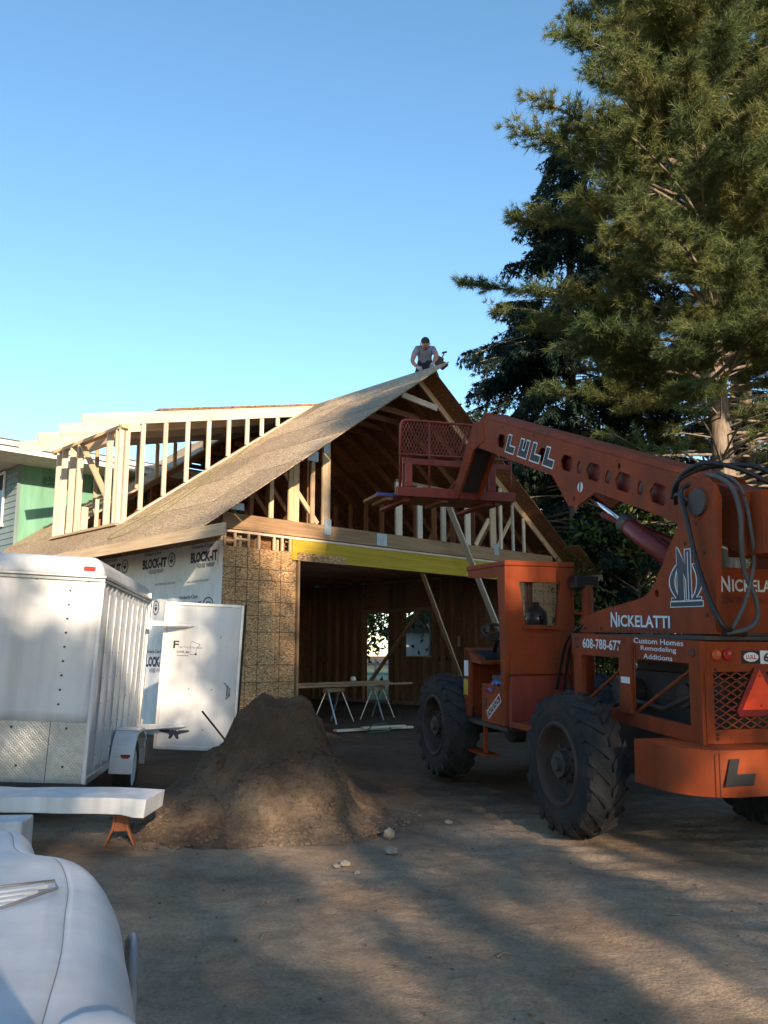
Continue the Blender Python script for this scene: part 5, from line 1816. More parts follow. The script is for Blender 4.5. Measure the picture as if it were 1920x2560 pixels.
def pile_h(x, y):
    dx, dy = x - PC.x, y - PC.y
    r = math.hypot(dx, dy)
    th = math.atan2(dy, dx)
    c, s_ = math.cos(th), math.sin(th)
    Rr = 0.98 if c > 0 else 0.98 + 0.50 * (-c) ** 1.2
    if s_ < 0:
        Rr += 0.22 * (-s_) ** 1.5
    else:
        Rr += 0.20 * s_
    Rr *= 1 + 0.16 * noise.noise((math.cos(th) * 1.7, math.sin(th) * 1.7, 1.0))
    t = r / Rr
    if t > 1.25:
        return -0.05
    prof = [(0, 1.0), (0.12, 0.985), (0.24, 0.93), (0.34, 0.78), (0.43, 0.62), (0.55, 0.44), (0.67, 0.30), (0.82, 0.14), (1.0, 0.02), (1.25, -0.06)]
    h = -0.05
    for (a, ha), (b, hb) in zip(prof[:-1], prof[1:]):
        if a <= t <= b:
            h = ha + (hb - ha) * (t - a) / (b - a)
            break
    h *= 1.17
    k = max(0.0, min(1.0, h / 0.3))
    # a crest that runs down towards the right front and a dug-out hollow behind it
    crest = math.exp(-((th + 0.62) / 0.18) ** 2) * 0.13 * k * min(1, max(0, t - 0.15) / 0.3)
    cut = -0.26 * math.exp(-((th + 0.05) / 0.34) ** 2) * k * min(1, t * 3)
    gul = -0.07 * math.exp(-((th + 1.5) / 0.14) ** 2) * k * min(1, t * 2) - 0.06 * math.exp(-((th + 2.2) / 0.15) ** 2) * k * min(1, t * 2)
    ridg = lambda q, w: abs(noise.noise((x * q, y * q, w + h * q * 0.6)))
    n = 0.09 * noise.noise((x * 2.2, y * 2.2, h * 1.5)) - 0.10 * ridg(3.3, 2) - 0.055 * ridg(7.5, 5) - 0.028 * ridg(15, 9) + 0.020 * noise.noise((x * 24, y * 24, 1 + h * 9)) + 0.012 * noise.noise((x * 45, y * 45, 4)) + 0.05
    return h + crest + cut + gul + n * (0.2 + 0.8 * k)


N_ = 230
xs = np.linspace(-2.9, 0.55, N_)
ys = np.linspace(7.3, 10.6, N_)
vz = np.zeros((N_, N_, 3))
for i, x in enumerate(xs):
    for j, y in enumerate(ys):
        vz[i, j] = (x, y, ground_z(x, y) + pile_h(x, y))
idx = np.arange(N_ * N_).reshape(N_, N_)
qd = np.stack([idx[:-1, :-1], idx[1:, :-1], idx[1:, 1:], idx[:-1, 1:]], -1).reshape(-1, 4)
keep = vz.reshape(-1, 3)[qd][:, :, 2].max(1) > -0.03
pile = raw_mesh('dirt_pile', vz.reshape(-1, 3), qd[keep], 'pile_dirt', None, False)
tag(pile, 'steep brown pile of dug dirt in front of the garage wall', 'dirt pile')


def rock_verts(c, r, seed, squash=0.7):
    bm = bmesh.new()
    bmesh.ops.create_icosphere(bm, subdivisions=1, radius=1.0)
    out = []
    for v in bm.verts:
        d = 1 + 0.45 * noise.noise((v.co.x * 1.3 + seed * 7.1, v.co.y * 1.3, v.co.z * 1.3 + seed))
        out.append((c[0] + v.co.x * r * d, c[1] + v.co.y * r * d * 0.85, c[2] + v.co.z * r * d * squash))
    fs = [tuple(v.index for v in f.verts) for f in bm.faces]
    bm.free()
    return out, fs


clods = MB()
for k in range(300):
    a = random.uniform(-math.pi * 0.98, 0.15)
    rr = random.betavariate(7, 1.8)
    Rm = 1.2 + 0.6 * max(0, -math.cos(a))
    x, y = PC.x + math.cos(a) * Rm * rr * 1.15, PC.y + math.sin(a) * Rm * rr * 1.15
    h = pile_h(x, y)
    r = random.choice((0.008, 0.010, 0.012, 0.015, 0.019, 0.025))
    clods.add(*rock_verts((x, y, ground_z(x, y) + max(h, 0) + r * 0.3), r, k * 0.37))
for k in range(1300):
    a = random.uniform(-2.75, -0.45)
    rr = random.uniform(0.45, 1.08)
    Rm = 1.1 + 0.35 * max(0, -math.cos(a))
    x, y = PC.x + math.cos(a) * Rm * rr, PC.y + math.sin(a) * Rm * rr * 1.1
    r = random.choice((0.005, 0.007, 0.009, 0.012, 0.016, 0.022)) * (1.25 - 0.4 * abs(rr - 0.9))
    clods.add(*rock_verts((x, y, ground_z(x, y) + max(pile_h(x, y), 0) + r * 0.25), r, k * 0.19 + 50))
tag(clods.build('dirt_clods', 'pile_dirt', pile), kind='stuff')
gravel = MB()
for k in range(300):
    x, y = random.uniform(-1.6, 5.0), random.uniform(3.2, 9.0)
    r = random.choice((0.004, 0.006, 0.008, 0.011))
    gravel.add(*rock_verts((x, y, ground_z(x, y) + r * 0.6), r, k * 0.21))
tag(gravel.build('gravel', 'clod', None), 'small scattered grit on the dirt yard', kind='stuff')
for (x, y, r, sq), lab in zip(((0.05, 8.0, 0.055, 0.95), (0.055, 7.38, 0.065, 0.55), (-0.30, 6.95, 0.05, 0.5), (-0.20, 6.70, 0.026, 0.6), (-0.36, 6.90, 0.035, 0.5), (1.35, 6.3, 0.05, 0.35), (0.62, 8.6, 0.05, 0.5)),
                              ('pale upright stone at the right foot of the dirt pile', 'flat rounded stone below the pale upright stone', 'broken grey stone in front of the dirt pile', 'small white pebble in front of the broken stone',
                               'small flat stone beside the broken grey stone', 'low flat stone on the bare dirt at right', 'dark half buried stone between pile and front wheel')):
    v_, f_ = rock_verts((0, 0, 0), r, x * 3 + y, sq)
    o = MB().add(v_, f_).build('stone', 'stone', None)
    o.location = (x, y, ground_z(x, y) + r * sq * 0.6)
    tag(o, lab, 'stone', 'stones on the dirt')
# leaves and twigs lying about
for (x, y, a, l), lab in zip(((0.6, 4.9, 0.4, 0.10), (-0.7, 5.2, 1.2, 0.12), (2.6, 4.9, 2.2, 0.16), (1.7, 5.6, 0.2, 0.14)), ('thin twig on the dirt in the centre foreground', 'thin twig on the dirt right of the car', 'dark twig on the dirt at the right edge', 'short twig on the dirt below the rear wheel')):
    mb = MB().tube([(0, 0, 0), (l * 0.5, 0.012, 0.012), (l, -0.006, 0.004)], [0.006, 0.005, 0.003], 6)
    o = mb.build('twig', 'bark', None, True)
    o.location = (x, y, ground_z(x, y) + 0.012)
    o.rotation_euler = (0, 0, a)
    tag(o, lab, 'twig', 'twigs on the dirt')
# steel stakes stuck in the pile
s1 = MB().tube([(-2.0, 9.7, 0.98), (-1.55, 9.15, 0.62)], 0.011, 6).build('stake', 'rust', None, True)
tag(s1, 'thin dark steel stake sticking out of the left of the dirt pile', 'stake', 'stakes in the dirt pile')
s2 = MB().tube([(-0.66, 8.55, 0.72), (-0.50, 8.45, 0.66)], 0.011, 6).build('stake', 'rust', None, True)
tag(s2, 'short dark stake end in the right flank of the dirt pile', 'stake', 'stakes in the dirt pile')

# ------------------------------------------------------------------ inside and before the garage
def sawhorse(loc, rz, lab):
    e = empty('sawhorse', loc, (0, 0, rz), lab, 'sawhorse', 'sawhorses in the garage')
    MB().box(-0.45, 0.45, -0.05, 0.05, 0.62, 0.70).build('beam', 'lumber_brown', e)
    for sx in (-1, 1):
        for sy in (-1, 1):
            MB().bar((sx * 0.36, sy * 0.03, 0.62), (sx * 0.46, sy * 0.26, 0.0), 0.035, 0.018).build('leg', 'aluminium', e)
    return e


sawhorse(gw(3.9, 1.55, 0.212), R(70), 'sawhorse with bright metal legs, nearer the dirt pile')
sawhorse(gw(5.35, 1.75, 0.212), R(75), 'sawhorse with bright metal legs, nearer the forklift wheel')
for k, (a, b, z, w_, h_, lab) in enumerate((((2.2, 1.75), (5.9, 2.0), 0.955, 0.14, 0.09, 'thick timber lying on the sawhorses in the garage'),
                                             ((2.6, 1.45), (6.35, 1.70), 0.935, 0.12, 0.04, 'long board on the front of the sawhorses'),
                                             ((3.0, 1.95), (6.15, 2.2), 0.93, 0.14, 0.04, 'board at the back of the sawhorses in the garage'))):
    o = member('board', gw(a[0], a[1], z + 0.02), gw(b[0], b[1], z + 0.02), w_, h_, 'lumber_brown', None)
    tag(o, lab, 'board', 'boards on the sawhorses')
o = member('board', (-0.88, 15.92, 0.245), (0.52, 16.78, 0.245), 0.14, 0.04, 'lumber_pale', None)
tag(o, 'longer pale board on the ground before the garage opening', 'board', 'pale boards on the ground')
o = member('board', (-0.40, 16.05, 0.285), (0.38, 16.53, 0.285), 0.10, 0.035, 'lumber_pale', None)
tag(o, 'shorter pale board lying on the longer one before the opening', 'board', 'pale boards on the ground')
o = member('board', (2.12, 14.62, 0.235), (2.55, 14.95, 0.235), 0.16, 0.03, 'lumber_pale', None)
tag(o, 'pale board scrap on the ground behind the rear wheel', 'board')
tag(MB().tube(smooth_path([(-0.30, 16.0, 0.23), (-0.22, 16.12, 0.31), (-0.15, 16.3, 0.325), (0.05, 16.42, 0.325), (0.12, 16.2, 0.24), (-0.1, 15.95, 0.225), (-0.3, 15.75, 0.225)], 5), 0.012, 6).build('cord', 'cord_green', None, True), 'green cord looped over the pale boards on the ground', 'cord')
bl = MB().lathe([(0, 0), (0.06, 0), (0.065, 0.03), (0.05, 0.09), (0.0, 0.10)], 14, lambda r, t, a: (r * math.cos(t), r * math.sin(t), a)).build('cap', 'print_white', None, True)
bl.location = gw(4.72, 1.86, 1.03)
tag(bl, 'small white cap lying on the timber in the garage', 'cap')
# ------------------------------------------------------------------ the roofer at the ridge
def build_person():
    J = {}
    hip = Vector((0.92, 18.33, 7.94))
    pts = {
        'hip': (hip, 0.135), 'belly': (Vector((0.91, 18.26, 8.05)), 0.135), 'chest': (Vector((0.905, 18.14, 8.17)), 0.15),
        'neckb': (Vector((0.905, 18.05, 8.225)), 0.08), 'neck': (Vector((0.905, 17.99, 8.238)), 0.062),
        'head1': (Vector((0.905, 17.905, 8.235)), 0.078), 'head2': (Vector((0.90, 17.895, 8.31)), 0.10), 'head3': (Vector((0.90, 17.915, 8.375)), 0.075),
        'shL': (Vector((0.725, 18.09, 8.225)), 0.088), 'uaL': (Vector((0.655, 18.05, 8.07)), 0.062), 'elL': (Vector((0.615, 18.0, 7.92)), 0.048), 'faL': (Vector((0.66, 17.93, 7.82)), 0.045), 'wrL': (Vector((0.725, 17.86, 7.745)), 0.034),
        'shR': (Vector((1.085, 18.09, 8.225)), 0.088), 'uaR': (Vector((1.135, 18.05, 8.11)), 0.064), 'elR': (Vector((1.155, 17.98, 8.0)), 0.050), 'faR': (Vector((1.11, 17.91, 7.91)), 0.047), 'wrR': (Vector((1.065, 17.85, 7.83)), 0.034),
        'hpL': (Vector((0.82, 18.30, 7.90)), 0.115), 'knL': (Vector((0.74, 18.12, 7.66)), 0.078), 'shnL': (Vector((0.75, 18.22, 7.50)), 0.062), 'ftL': (Vector((0.76, 18.27, 7.40)), 0.05), 'toeL': (Vector((0.73, 18.14, 7.385)), 0.04),
        'hpR': (Vector((1.03, 18.33, 7.90)), 0.115), 'knR': (Vector((1.15, 18.20, 7.62)), 0.08), 'shnR': (Vector((1.20, 18.28, 7.36)), 0.062), 'ftR': (Vector((1.22, 18.34, 7.17)), 0.05), 'toeR': (Vector((1.22, 18.20, 7.155)), 0.04),
    }
    edges = [('hip', 'belly'), ('belly', 'chest'), ('chest', 'neckb'), ('neckb', 'neck'), ('neck', 'head1'), ('head1', 'head2'), ('head2', 'head3'),
             ('chest', 'shL'), ('shL', 'uaL'), ('uaL', 'elL'), ('elL', 'faL'), ('faL', 'wrL'), ('chest', 'shR'), ('shR', 'uaR'), ('uaR', 'elR'), ('elR', 'faR'), ('faR', 'wrR'),
             ('hip', 'hpL'), ('hpL', 'knL'), ('knL', 'shnL'), ('shnL', 'ftL'), ('ftL', 'toeL'), ('hip', 'hpR'), ('hpR', 'knR'), ('knR', 'shnR'), ('shnR', 'ftR'), ('ftR', 'toeR')]
    names = list(pts)
    me = bpy.data.meshes.new('person')
    me.from_pydata([tuple(pts[n][0]) for n in names], [(names.index(a), names.index(b)) for a, b in edges], [])
    o = bpy.data.objects.new('person', me)
    COL.objects.link(o)
    sk = o.modifiers.new('skin', 'SKIN')
    for i, n in enumerate(names):
        r = pts[n][1]
        me.skin_vertices[0].data[i].radius = (r, r)
    me.skin_vertices[0].data[names.index('hip')].use_root = True
    sb = o.modifiers.new('sub', 'SUBSURF')
    sb.levels = 2
    sb.render_levels = 2
    dg = bpy.context.evaluated_depsgraph_get()
    m2 = bpy.data.meshes.new_from_object(o.evaluated_get(dg))
    bpy.data.objects.remove(o)
    for n in ('skin', 'shirt', 'trousers', 'leather'):
        m2.materials.append(M(n))
    seg = {'shirt': [('belly', 'chest'), ('chest', 'neckb'), ('chest', 'shL'), ('shL', 'uaL'), ('chest', 'shR'), ('shR', 'uaR')],
           'trousers': [('hip', 'hpL'), ('hpL', 'knL'), ('knL', 'shnL'), ('hip', 'hpR'), ('hpR', 'knR'), ('knR', 'shnR'), ('hip', 'belly')],
           'leather': [('ftL', 'toeL'), ('ftR', 'toeR')],
           'skin': [('uaL', 'elL'), ('elL', 'faL'), ('faL', 'wrL'), ('uaR', 'elR'), ('elR', 'faR'), ('faR', 'wrR'), ('neck', 'head1'), ('head1', 'head2'), ('head2', 'head3')]}
    order = ['skin', 'shirt', 'trousers', 'leather']
    for p in m2.polygons:
        c = Vector(p.center)
        best = (9, 0)
        for k, n in enumerate(order):
            for a, b in seg[n]:
                A, B = pts[a][0], pts[b][0]
                t = max(0, min(1, (c - A).dot(B - A) / (B - A).length_squared))
                d = (c - A.lerp(B, t)).length - (pts[a][1] * (1 - t) + pts[b][1] * t)
                if d < best[0]:
                    best = (d, k)
        p.material_index = best[1]
        p.use_smooth = True
    body = bpy.data.objects.new('person', m2)
    link(body)
    tag(body, 'person in pale t-shirt and dark trousers bent over the roof ridge', 'person')
    hc = Vector((0.90, 17.905, 8.32))
    # close-cropped dark hair over the crown
    hair = MB()
    hair.grid(16, 10, lambda u, v: hc + Vector((0.098 * math.cos(u * 2 * math.pi) * math.sin(v * 1.55), 0.015 + 0.108 * math.sin(u * 2 * math.pi) * math.sin(v * 1.55), 0.115 * math.cos(v * 1.55) + (0.0 if math.sin(u * 2 * math.pi) < 0 else -0.05 * v * math.sin(u * 2 * math.pi)) + 0.004)))
    ho = hair.build('hair', 'hair', body, True)
    ho.matrix_local = Matrix.Translation(hc) @ Matrix.Rotation(R(38), 4, 'X') @ Matrix.Translation(-hc) @ Matrix.Translation((0, -0.012, 0))
    face = Vector((0, -0.06, -0.065))

    def shifted(mb):
        mb.v = [tuple(Vector(v) + face) for v in mb.v]
        return mb
    shifted(MB().box(0.83, 0.97, 17.862, 17.885, 8.345, 8.372).box(0.826, 0.834, 17.87, 17.98, 8.355, 8.368).box(0.966, 0.974, 17.87, 17.98, 8.355, 8.368)).build('glasses', 'black', body, bevel=0.004)
    shifted(MB().hexa([(0.888, 17.872, 8.30), (0.912, 17.872, 8.30), (0.912, 17.90, 8.30), (0.888, 17.90, 8.30), (0.894, 17.866, 8.345), (0.906, 17.866, 8.345), (0.906, 17.90, 8.345), (0.894, 17.90, 8.345)])).build('nose', 'skin', body, bevel=0.004)
    shifted(MB().box(0.878, 0.922, 17.876, 17.885, 8.272, 8.280)).build('mouth', 'print_darkred', body)
    for sx in (-1, 1):
        shifted(MB().tube([(0.90 + sx * 0.092, 17.975, 8.325), (0.90 + sx * 0.104, 17.985, 8.35), (0.90 + sx * 0.094, 17.975, 8.378)], 0.012, 6)).build('ear', 'skin', body, True)
    # gloved hands: palm, four fingers and a thumb
    for w, d in ((Vector((0.725, 17.86, 7.745)), Vector((0.55, -0.45, -0.65))), (Vector((1.065, 17.85, 7.83)), Vector((-0.35, -0.35, -0.85)))):
        d = d.normalized()
        sd = d.cross(Vector((0, -0.8, 0.6))).normalized()
        nrm = sd.cross(d).normalized()
        gl = MB()
        ps = []
        for f, hw in ((0.0, 0.030), (0.085, 0.045)):
            for a, b in ((-1, -1), (1, -1), (1, 1), (-1, 1)):
                ps.append(w + d * f + sd * hw * a + nrm * 0.017 * b)
        gl.hexa(ps)
        for k, ln in enumerate((0.070, 0.080, 0.075, 0.060)):
            b0 = w + d * 0.08 + sd * (-0.034 + 0.0225 * k)
            b1 = b0 + d * ln * 0.5 - nrm * 0.008
            b2 = b1 + d * ln * 0.3 - nrm * 0.03
            gl.tube([b0, b1, b2], [0.0105, 0.010, 0.008], 6)
        t0 = w + d * 0.025 + sd * -0.03
        gl.tube([t0, t0 + sd * -0.035 + d * 0.03, t0 + sd * -0.04 + d * 0.06 - nrm * 0.02], [0.013, 0.011, 0.009], 6)
        gl.build('glove', 'glove', body, False, bevel=0.004)
    # tool pouch on the belt
    belt = MB().lathe([(0.150, -0.02), (0.158, 0.0), (0.150, 0.02)], 20, lambda r, t, a: Vector((0.915, 18.30, 7.995 + a)) + Vector((r * math.cos(t), r * math.sin(t) * 0.95 + 0.0, -0.35 * r * math.sin(t))))
    belt.build('tool_belt', 'leather', body, True, solid=0.01)
    MB().hexa([(1.07, 18.22, 8.02), (1.16, 18.20, 7.86), (1.18, 18.34, 7.86), (1.09, 18.36, 8.02), (1.13, 18.20, 8.17), (1.33, 18.20, 8.06), (1.33, 18.36, 8.06), (1.13, 18.36, 8.17)]).hexa(
        [(1.17, 18.21, 7.93), (1.30, 18.20, 7.82), (1.30, 18.34, 7.82), (1.17, 18.35, 7.93), (1.28, 18.20, 8.02), (1.43, 18.20, 7.93), (1.43, 18.34, 7.93), (1.28, 18.35, 8.02)]).build('tool_pouch', 'leather', body, bevel=0.012)
    ham = MB().tube([(1.25, 18.27, 7.98), (1.335, 18.25, 8.20)], 0.013, 8).bar((1.285, 18.25, 8.20), (1.395, 18.25, 8.225), 0.03, 0.035).build('hammer', 'black', None)
    tag(ham, 'dark claw hammer sticking up from the tool pouch of the roofer', 'hammer')


build_person()

# ------------------------------------------------------------------ vegetation
rng = np.random.default_rng(11)


def unit(a):
    return a / np.maximum(np.linalg.norm(a, axis=-1, keepdims=True), 1e-9)


def needles(pos, axis, k, length, width, spread, droop=0.0):
    """pos, axis: (n,3); k thin blades from every point"""
    n = len(pos)
    d = unit(axis[:, None, :] + rng.normal(0, spread, (n, k, 3)) + np.array([0, 0, -droop]))
    L = length * rng.uniform(0.6, 1.25, (n, k, 1))
    side = unit(np.cross(d, rng.normal(0, 1, (n, k, 3)))) * width * 0.5
    p = pos[:, None, :] + rng.normal(0, length * 0.12, (n, k, 3))
    v = np.stack([p - side, p + side, p + d * L], 2).reshape(-1, 3)
    f = np.arange(len(v)).reshape(-1, 3)
    return v, f


def leafs(pos, size, k=1, jitter=0.0):
    """small folded quads with random facing"""
    n = len(pos)
    p = pos + rng.normal(0, jitter, pos.shape) if jitter else pos
    a = unit(rng.normal(0, 1, (n, 3)))
    b = unit(np.cross(a, rng.normal(0, 1, (n, 3))))
    s = size * rng.uniform(0.55, 1.3, (n, 1))
    v = np.stack([p - a * s, p + b * s * 0.45, p + a * s, p - b * s * 0.45], 1).reshape(-1, 3)
    return v, np.arange(len(v)).reshape(-1, 4)


def bpath(p0, az, length, rise, droop, n=8, wig=0.06):
    pts = []
    ox, oy = rng.normal(0, wig, 2)
    for i in range(n + 1):
        t = i / n
        r = length * t
        pts.append((p0[0] + math.cos(az) * r - math.sin(az) * r * ox * t * 2, p0[1] + math.sin(az) * r + math.cos(az) * r * oy * t * 2,
                    p0[2] + rise * r - droop * length * t * t))
    return np.array(pts)


_tot = [0]


def conifer(name, base, height, z0, prof, nb, label, mat, style, seed, lean=(0, 0), trunk_r=0.22, group=None, tuft=46, bare_below=0.0, dense=1.0):
    global rng
    rng = np.random.default_rng(seed)
    e = empty(name, base, (0, 0, 0), label, 'tree', group)
    tp_ = []
    for i in range(15):
        t = i / 14
        tp_.append((lean[0] * t + 0.10 * math.sin(t * 7 + seed), lean[1] * t + 0.10 * math.cos(t * 5 + seed), height * t))
    tp_ = np.array(tp_)
    MB().tube([tuple(p) for p in tp_], [trunk_r * (1 - i / 14) ** 0.8 + 0.02 for i in range(15)], 12).build('trunk', 'bark', e, True)
    limb = MB()
    P_, A_ = [], []
    for b in range(nb):
        t = (b + rng.uniform(0, 1)) / nb
        z = z0 + (height - z0 - 0.3) * t
        Lb = np.interp(z, [p[0] for p in prof], [p[1] for p in prof]) * (rng.uniform(0.62, 1.05) if rng.random() < 0.6 else rng.uniform(0.3, 0.65))
        az = rng.uniform(0, 2 * math.pi) if rng.random() < 0.68 or z < 9.0 else rng.normal(-1.95, 0.6)
        k = z / height * 14
        i0 = min(13, int(k))
        c = tp_[i0] + (tp_[i0 + 1] - tp_[i0]) * (k - i0)
        if style == 'pine':
            rise, droop = rng.uniform(0.0, 0.35), rng.uniform(-0.05, 0.16)
        else:
            rise, droop = rng.uniform(-0.12, 0.12), rng.uniform(0.10, 0.28)
        path = bpath((c[0], c[1], z), az, Lb, rise, droop)
        limb.tube([tuple(p) for p in path], [0.045 * (Lb / 5) * (1 - j / 9) + 0.008 for j in range(9)], 5, False)
        bare = z < bare_below
        n2 = max(3, int(Lb * (6.5 if style == 'pine' else 11.0) * dense * (0.2 if bare else 1)))
        for s in range(n2):
            u = rng.uniform(0.22 if not bare else 0.6, 1.0) ** 0.7
            j = u * 8
            j0 = min(7, int(j))
            p = path[j0] + (path[j0 + 1] - path[j0]) * (j - j0)
            d = unit(path[min(8, j0 + 1)] - path[j0])
            sd = rng.choice((-1, 1))
            lat = np.array([-d[1], d[0], 0]) * sd
            if style == 'pine':
                td = unit(d * rng.uniform(0.4, 1.0) + lat * rng.uniform(0.3, 1.0) + np.array([0, 0, rng.uniform(-0.15, 0.4)]))
                tl_ = (0.35 + 0.9 * (1 - u)) * rng.uniform(0.5, 1.2) * min(1.0, Lb / 3)
            else:
                td = unit(d * 0.5 + lat * rng.uniform(0.2, 0.8) + np.array([0, 0, rng.uniform(-0.9, -0.25)]))
                tl_ = (0.30 + 0.6 * (1 - u)) * rng.uniform(0.6, 1.2)
            m = max(2, int(tuft * tl_ / 6))
            tt = np.linspace(0.15, 1.0, m)[:, None]
            pp = p + td * tl_ * tt
            if style != 'pine':
                pp = pp + np.array([0, 0, -0.25]) * tl_ * tt ** 2
            P_.append(pp)
            A_.append(np.repeat(td[None], m, 0))
            if style == 'pine' and rng.random() < 0.5:
                limb.tube([tuple(p), tuple(p + td * tl_)], [0.008, 0.004], 3, False)
    tag(limb.build('branches', 'bark', e, True), kind='stuff')
    pos, ax = np.concatenate(P_), np.concatenate(A_)
    if style == 'pine':
        v, f = needles(pos, ax * 0.8, 21, 0.21, 0.017, 0.62)
    else:
        v, f = needles(pos, ax * 0.7, 8, 0.14, 0.042, 0.55, 0.35)
    _tot[0] += len(f)
    tag(raw_mesh('crown', v, f, mat, e), kind='stuff')
    return e


def broadleaf(name, base, height, crown, nleaf, size, label, mat, seed, trunk_r=0.15, group=None, cat='tree', clumps=26, clump_r=0.55, flatten=1.0):
    """crown: (radius_xy, z_bottom); leaves gathered in clumps through the crown's volume"""
    global rng
    rng = np.random.default_rng(seed)
    e = empty(name, base, (0, 0, 0), label, cat, group)
    rad, zb = crown
    cz, hz = (zb + height) / 2, (height - zb) / 2
    limb = MB()
    limb.tube([(0, 0, -0.2), (0.03 * height * 0.2, 0, height * 0.3), (0.0, 0.05, height * 0.6), (0.05, 0, height * 0.9)], [trunk_r, trunk_r * 0.8, trunk_r * 0.5, trunk_r * 0.15], 9)
    cs = []
    while len(cs) < clumps:
        q = rng.uniform(-1, 1, 3)
        r = np.linalg.norm(q)
        if 0.25 < r < 1.0:
            cs.append((q[0] * rad, q[1] * rad, cz + q[2] * hz))
    for c in cs:
        zs = max(0.2, min(c[2] - 0.3, height * 0.75) - 0.35 * math.hypot(c[0], c[1]))
        limb.tube([(0, 0, zs), (c[0] * 0.5, c[1] * 0.5, (zs + c[2]) / 2 + 0.1), tuple(c)], [trunk_r * 0.35, trunk_r * 0.2, 0.012], 5, False)
    limb.build('trunk', 'bark', e, True)
    cs = np.array(cs)
    pick = rng.integers(0, len(cs), nleaf)
    off = rng.normal(0, 1, (nleaf, 3)) * clump_r * np.array([1, 1, 0.7 * flatten])
    v, f = leafs(cs[pick] + off, size)
    tag(raw_mesh('crown', v, f, mat, e), kind='stuff')
    return e


conifer('pine_tree', (8.5, 20.5, 0.1), 26, 3.6, [(3.6, 4.0), (6, 4.6), (8.3, 5.0), (10.2, 6.4), (12.5, 5.6), (14.5, 4.6), (19, 3.8), (23, 2.2), (26, 0.4)], 430,
        'tall pine with sunlit upper crown and pale trunk at the right', 'pine_needles', 'pine', 3, (-0.5, 0.3), 0.30, tuft=46, bare_below=7.2, dense=1.9)
conifer('spruce_tree', (5.3, 23.2, 0.1), 17, 2.0, [(2, 3.9), (7, 3.8), (9.5, 3.5), (11.5, 2.9), (14, 1.7), (17, 0.2)], 260,
        'dark spruce with drooping branches behind the pine, left of its trunk', 'spruce_needles', 'spruce', 8, (0, 0), 0.24, tuft=60, dense=1.8)
conifer('spruce_tree', (11.5, 27.0, 0.1), 19, 1.5, [(1.5, 4.6), (8, 3.8), (14, 2.2), (19, 0.2)], 130,
        'dark spruce behind the pine at the right edge', 'spruce_needles', 'spruce', 21, (0, 0), 0.24, tuft=56, dense=1.3)
conifer('pine_tree', (13.2, 22.5, 0.1), 25, 3.0, [(3, 4.5), (10, 5.0), (16, 3.2), (22, 0.4)], 140,
        'pine reaching in from beyond the right edge', 'pine_needles', 'pine', 17, (0, 0), 0.26, tuft=40, bare_below=4.0, dense=1.6)
conifer('pine_tree', (10.6, 24.5, 0.1), 27, 5.0, [(5, 4.0), (10, 4.6), (16, 4.2), (22, 3.0), (27, 0.4)], 150,
        'second pine standing close behind the tall one', 'pine_needles', 'pine', 41, (0.3, 0), 0.26, tuft=42, dense=1.6)
broadleaf('leafy_tree', (6.4, 21.6, 0.1), 5.6, (1.9, 1.2), 5200, 0.085, 'sunlit yellow green leafy bush below the boom of the forklift', 'leaves', 31, 0.08, 'bushes behind the forklift', 'bush', 34, 0.42)
broadleaf('leafy_tree', (9.2, 22.6, 0.1), 5.0, (1.9, 0.8), 4200, 0.085, 'leafy bush at the foot of the tall pine', 'leaves', 32, 0.08, 'bushes behind the forklift', 'bush', 30, 0.42)
broadleaf('leafy_tree', (4.4, 24.0, 0.1), 4.2, (1.5, 0.4), 3400, 0.085, 'leafy bush just right of the garage eave', 'leaves', 33, 0.07, 'bushes behind the forklift', 'bush', 26, 0.4)
broadleaf('leafy_tree', (12.2, 23.5, 0.1), 4.6, (1.9, 0.4), 3400, 0.09, 'leafy bush behind the rear of the forklift', 'leaves', 34, 0.07, 'bushes behind the forklift', 'bush', 26, 0.45)
for i, (x, y, h, lab) in enumerate(((5.0, 37, 11, 'dark leafy tree far behind, left of the spruce trunk'), (10.0, 38, 12, 'dark leafy tree far behind the tall pine'), (15.0, 35, 11, 'dark leafy tree far behind at the right edge'), (20.5, 33, 12, 'dark leafy tree far right behind the trees'), (7.4, 31, 8, 'dark leafy tree behind the spruce trunk'))):
    broadleaf('dark_tree', (x, y, 0.1), h, (3.4, 0.3), 7000, 0.20, lab, 'leaves_dark', 50 + i, 0.22, 'trees far behind', 'tree', 60, 0.75)

# seen through the openings of the garage: lawn, a fence, a shed and trees
lawn = MB().grid(6, 6, lambda u, v: (-14 + 34 * u, 27.5 + 60 * v, ground_z(0, 30) + 0.006)).build('lawn', 'grass', None)
tag(lawn, 'green lawn beyond the garage', kind='structure')
broadleaf('garden_tree', (-0.95, 33.0, 0.2), 7.5, (1.5, 1.9), 6500, 0.10, 'leafy tree seen through the door opening of the garage', 'leaves', 61, 0.10, None, 'tree', 40, 0.45)
broadleaf('garden_tree', (1.9, 36.5, 0.2), 6.5, (2.2, 2.6), 3800, 0.10, 'thin branched tree seen through the window opening', 'leaves', 62, 0.09, None, 'tree', 40, 0.42)
broadleaf('garden_tree', (-3.5, 44.0, 0.2), 9.0, (4.0, 0.4), 7000, 0.2, 'broad dark tree at the end of the lawn', 'leaves_dark', 63, 0.2, None, 'tree', 50, 0.8)
shed = empty('shed', (1.9, 38.5, 0.2), (0, 0, R(-8)), 'white garden shed on the lawn seen through the openings', 'shed')
for k in range(12):
    MB().box(-1.75 + k * 0.30, -1.455 + k * 0.30, -0.02, 0.0, 0, 2.4).build('board', 'shed_white', shed)
MB().box(-1.75, 1.85, 0.001, 2.4, 0, 2.4).build('wall', 'shed_white', shed)
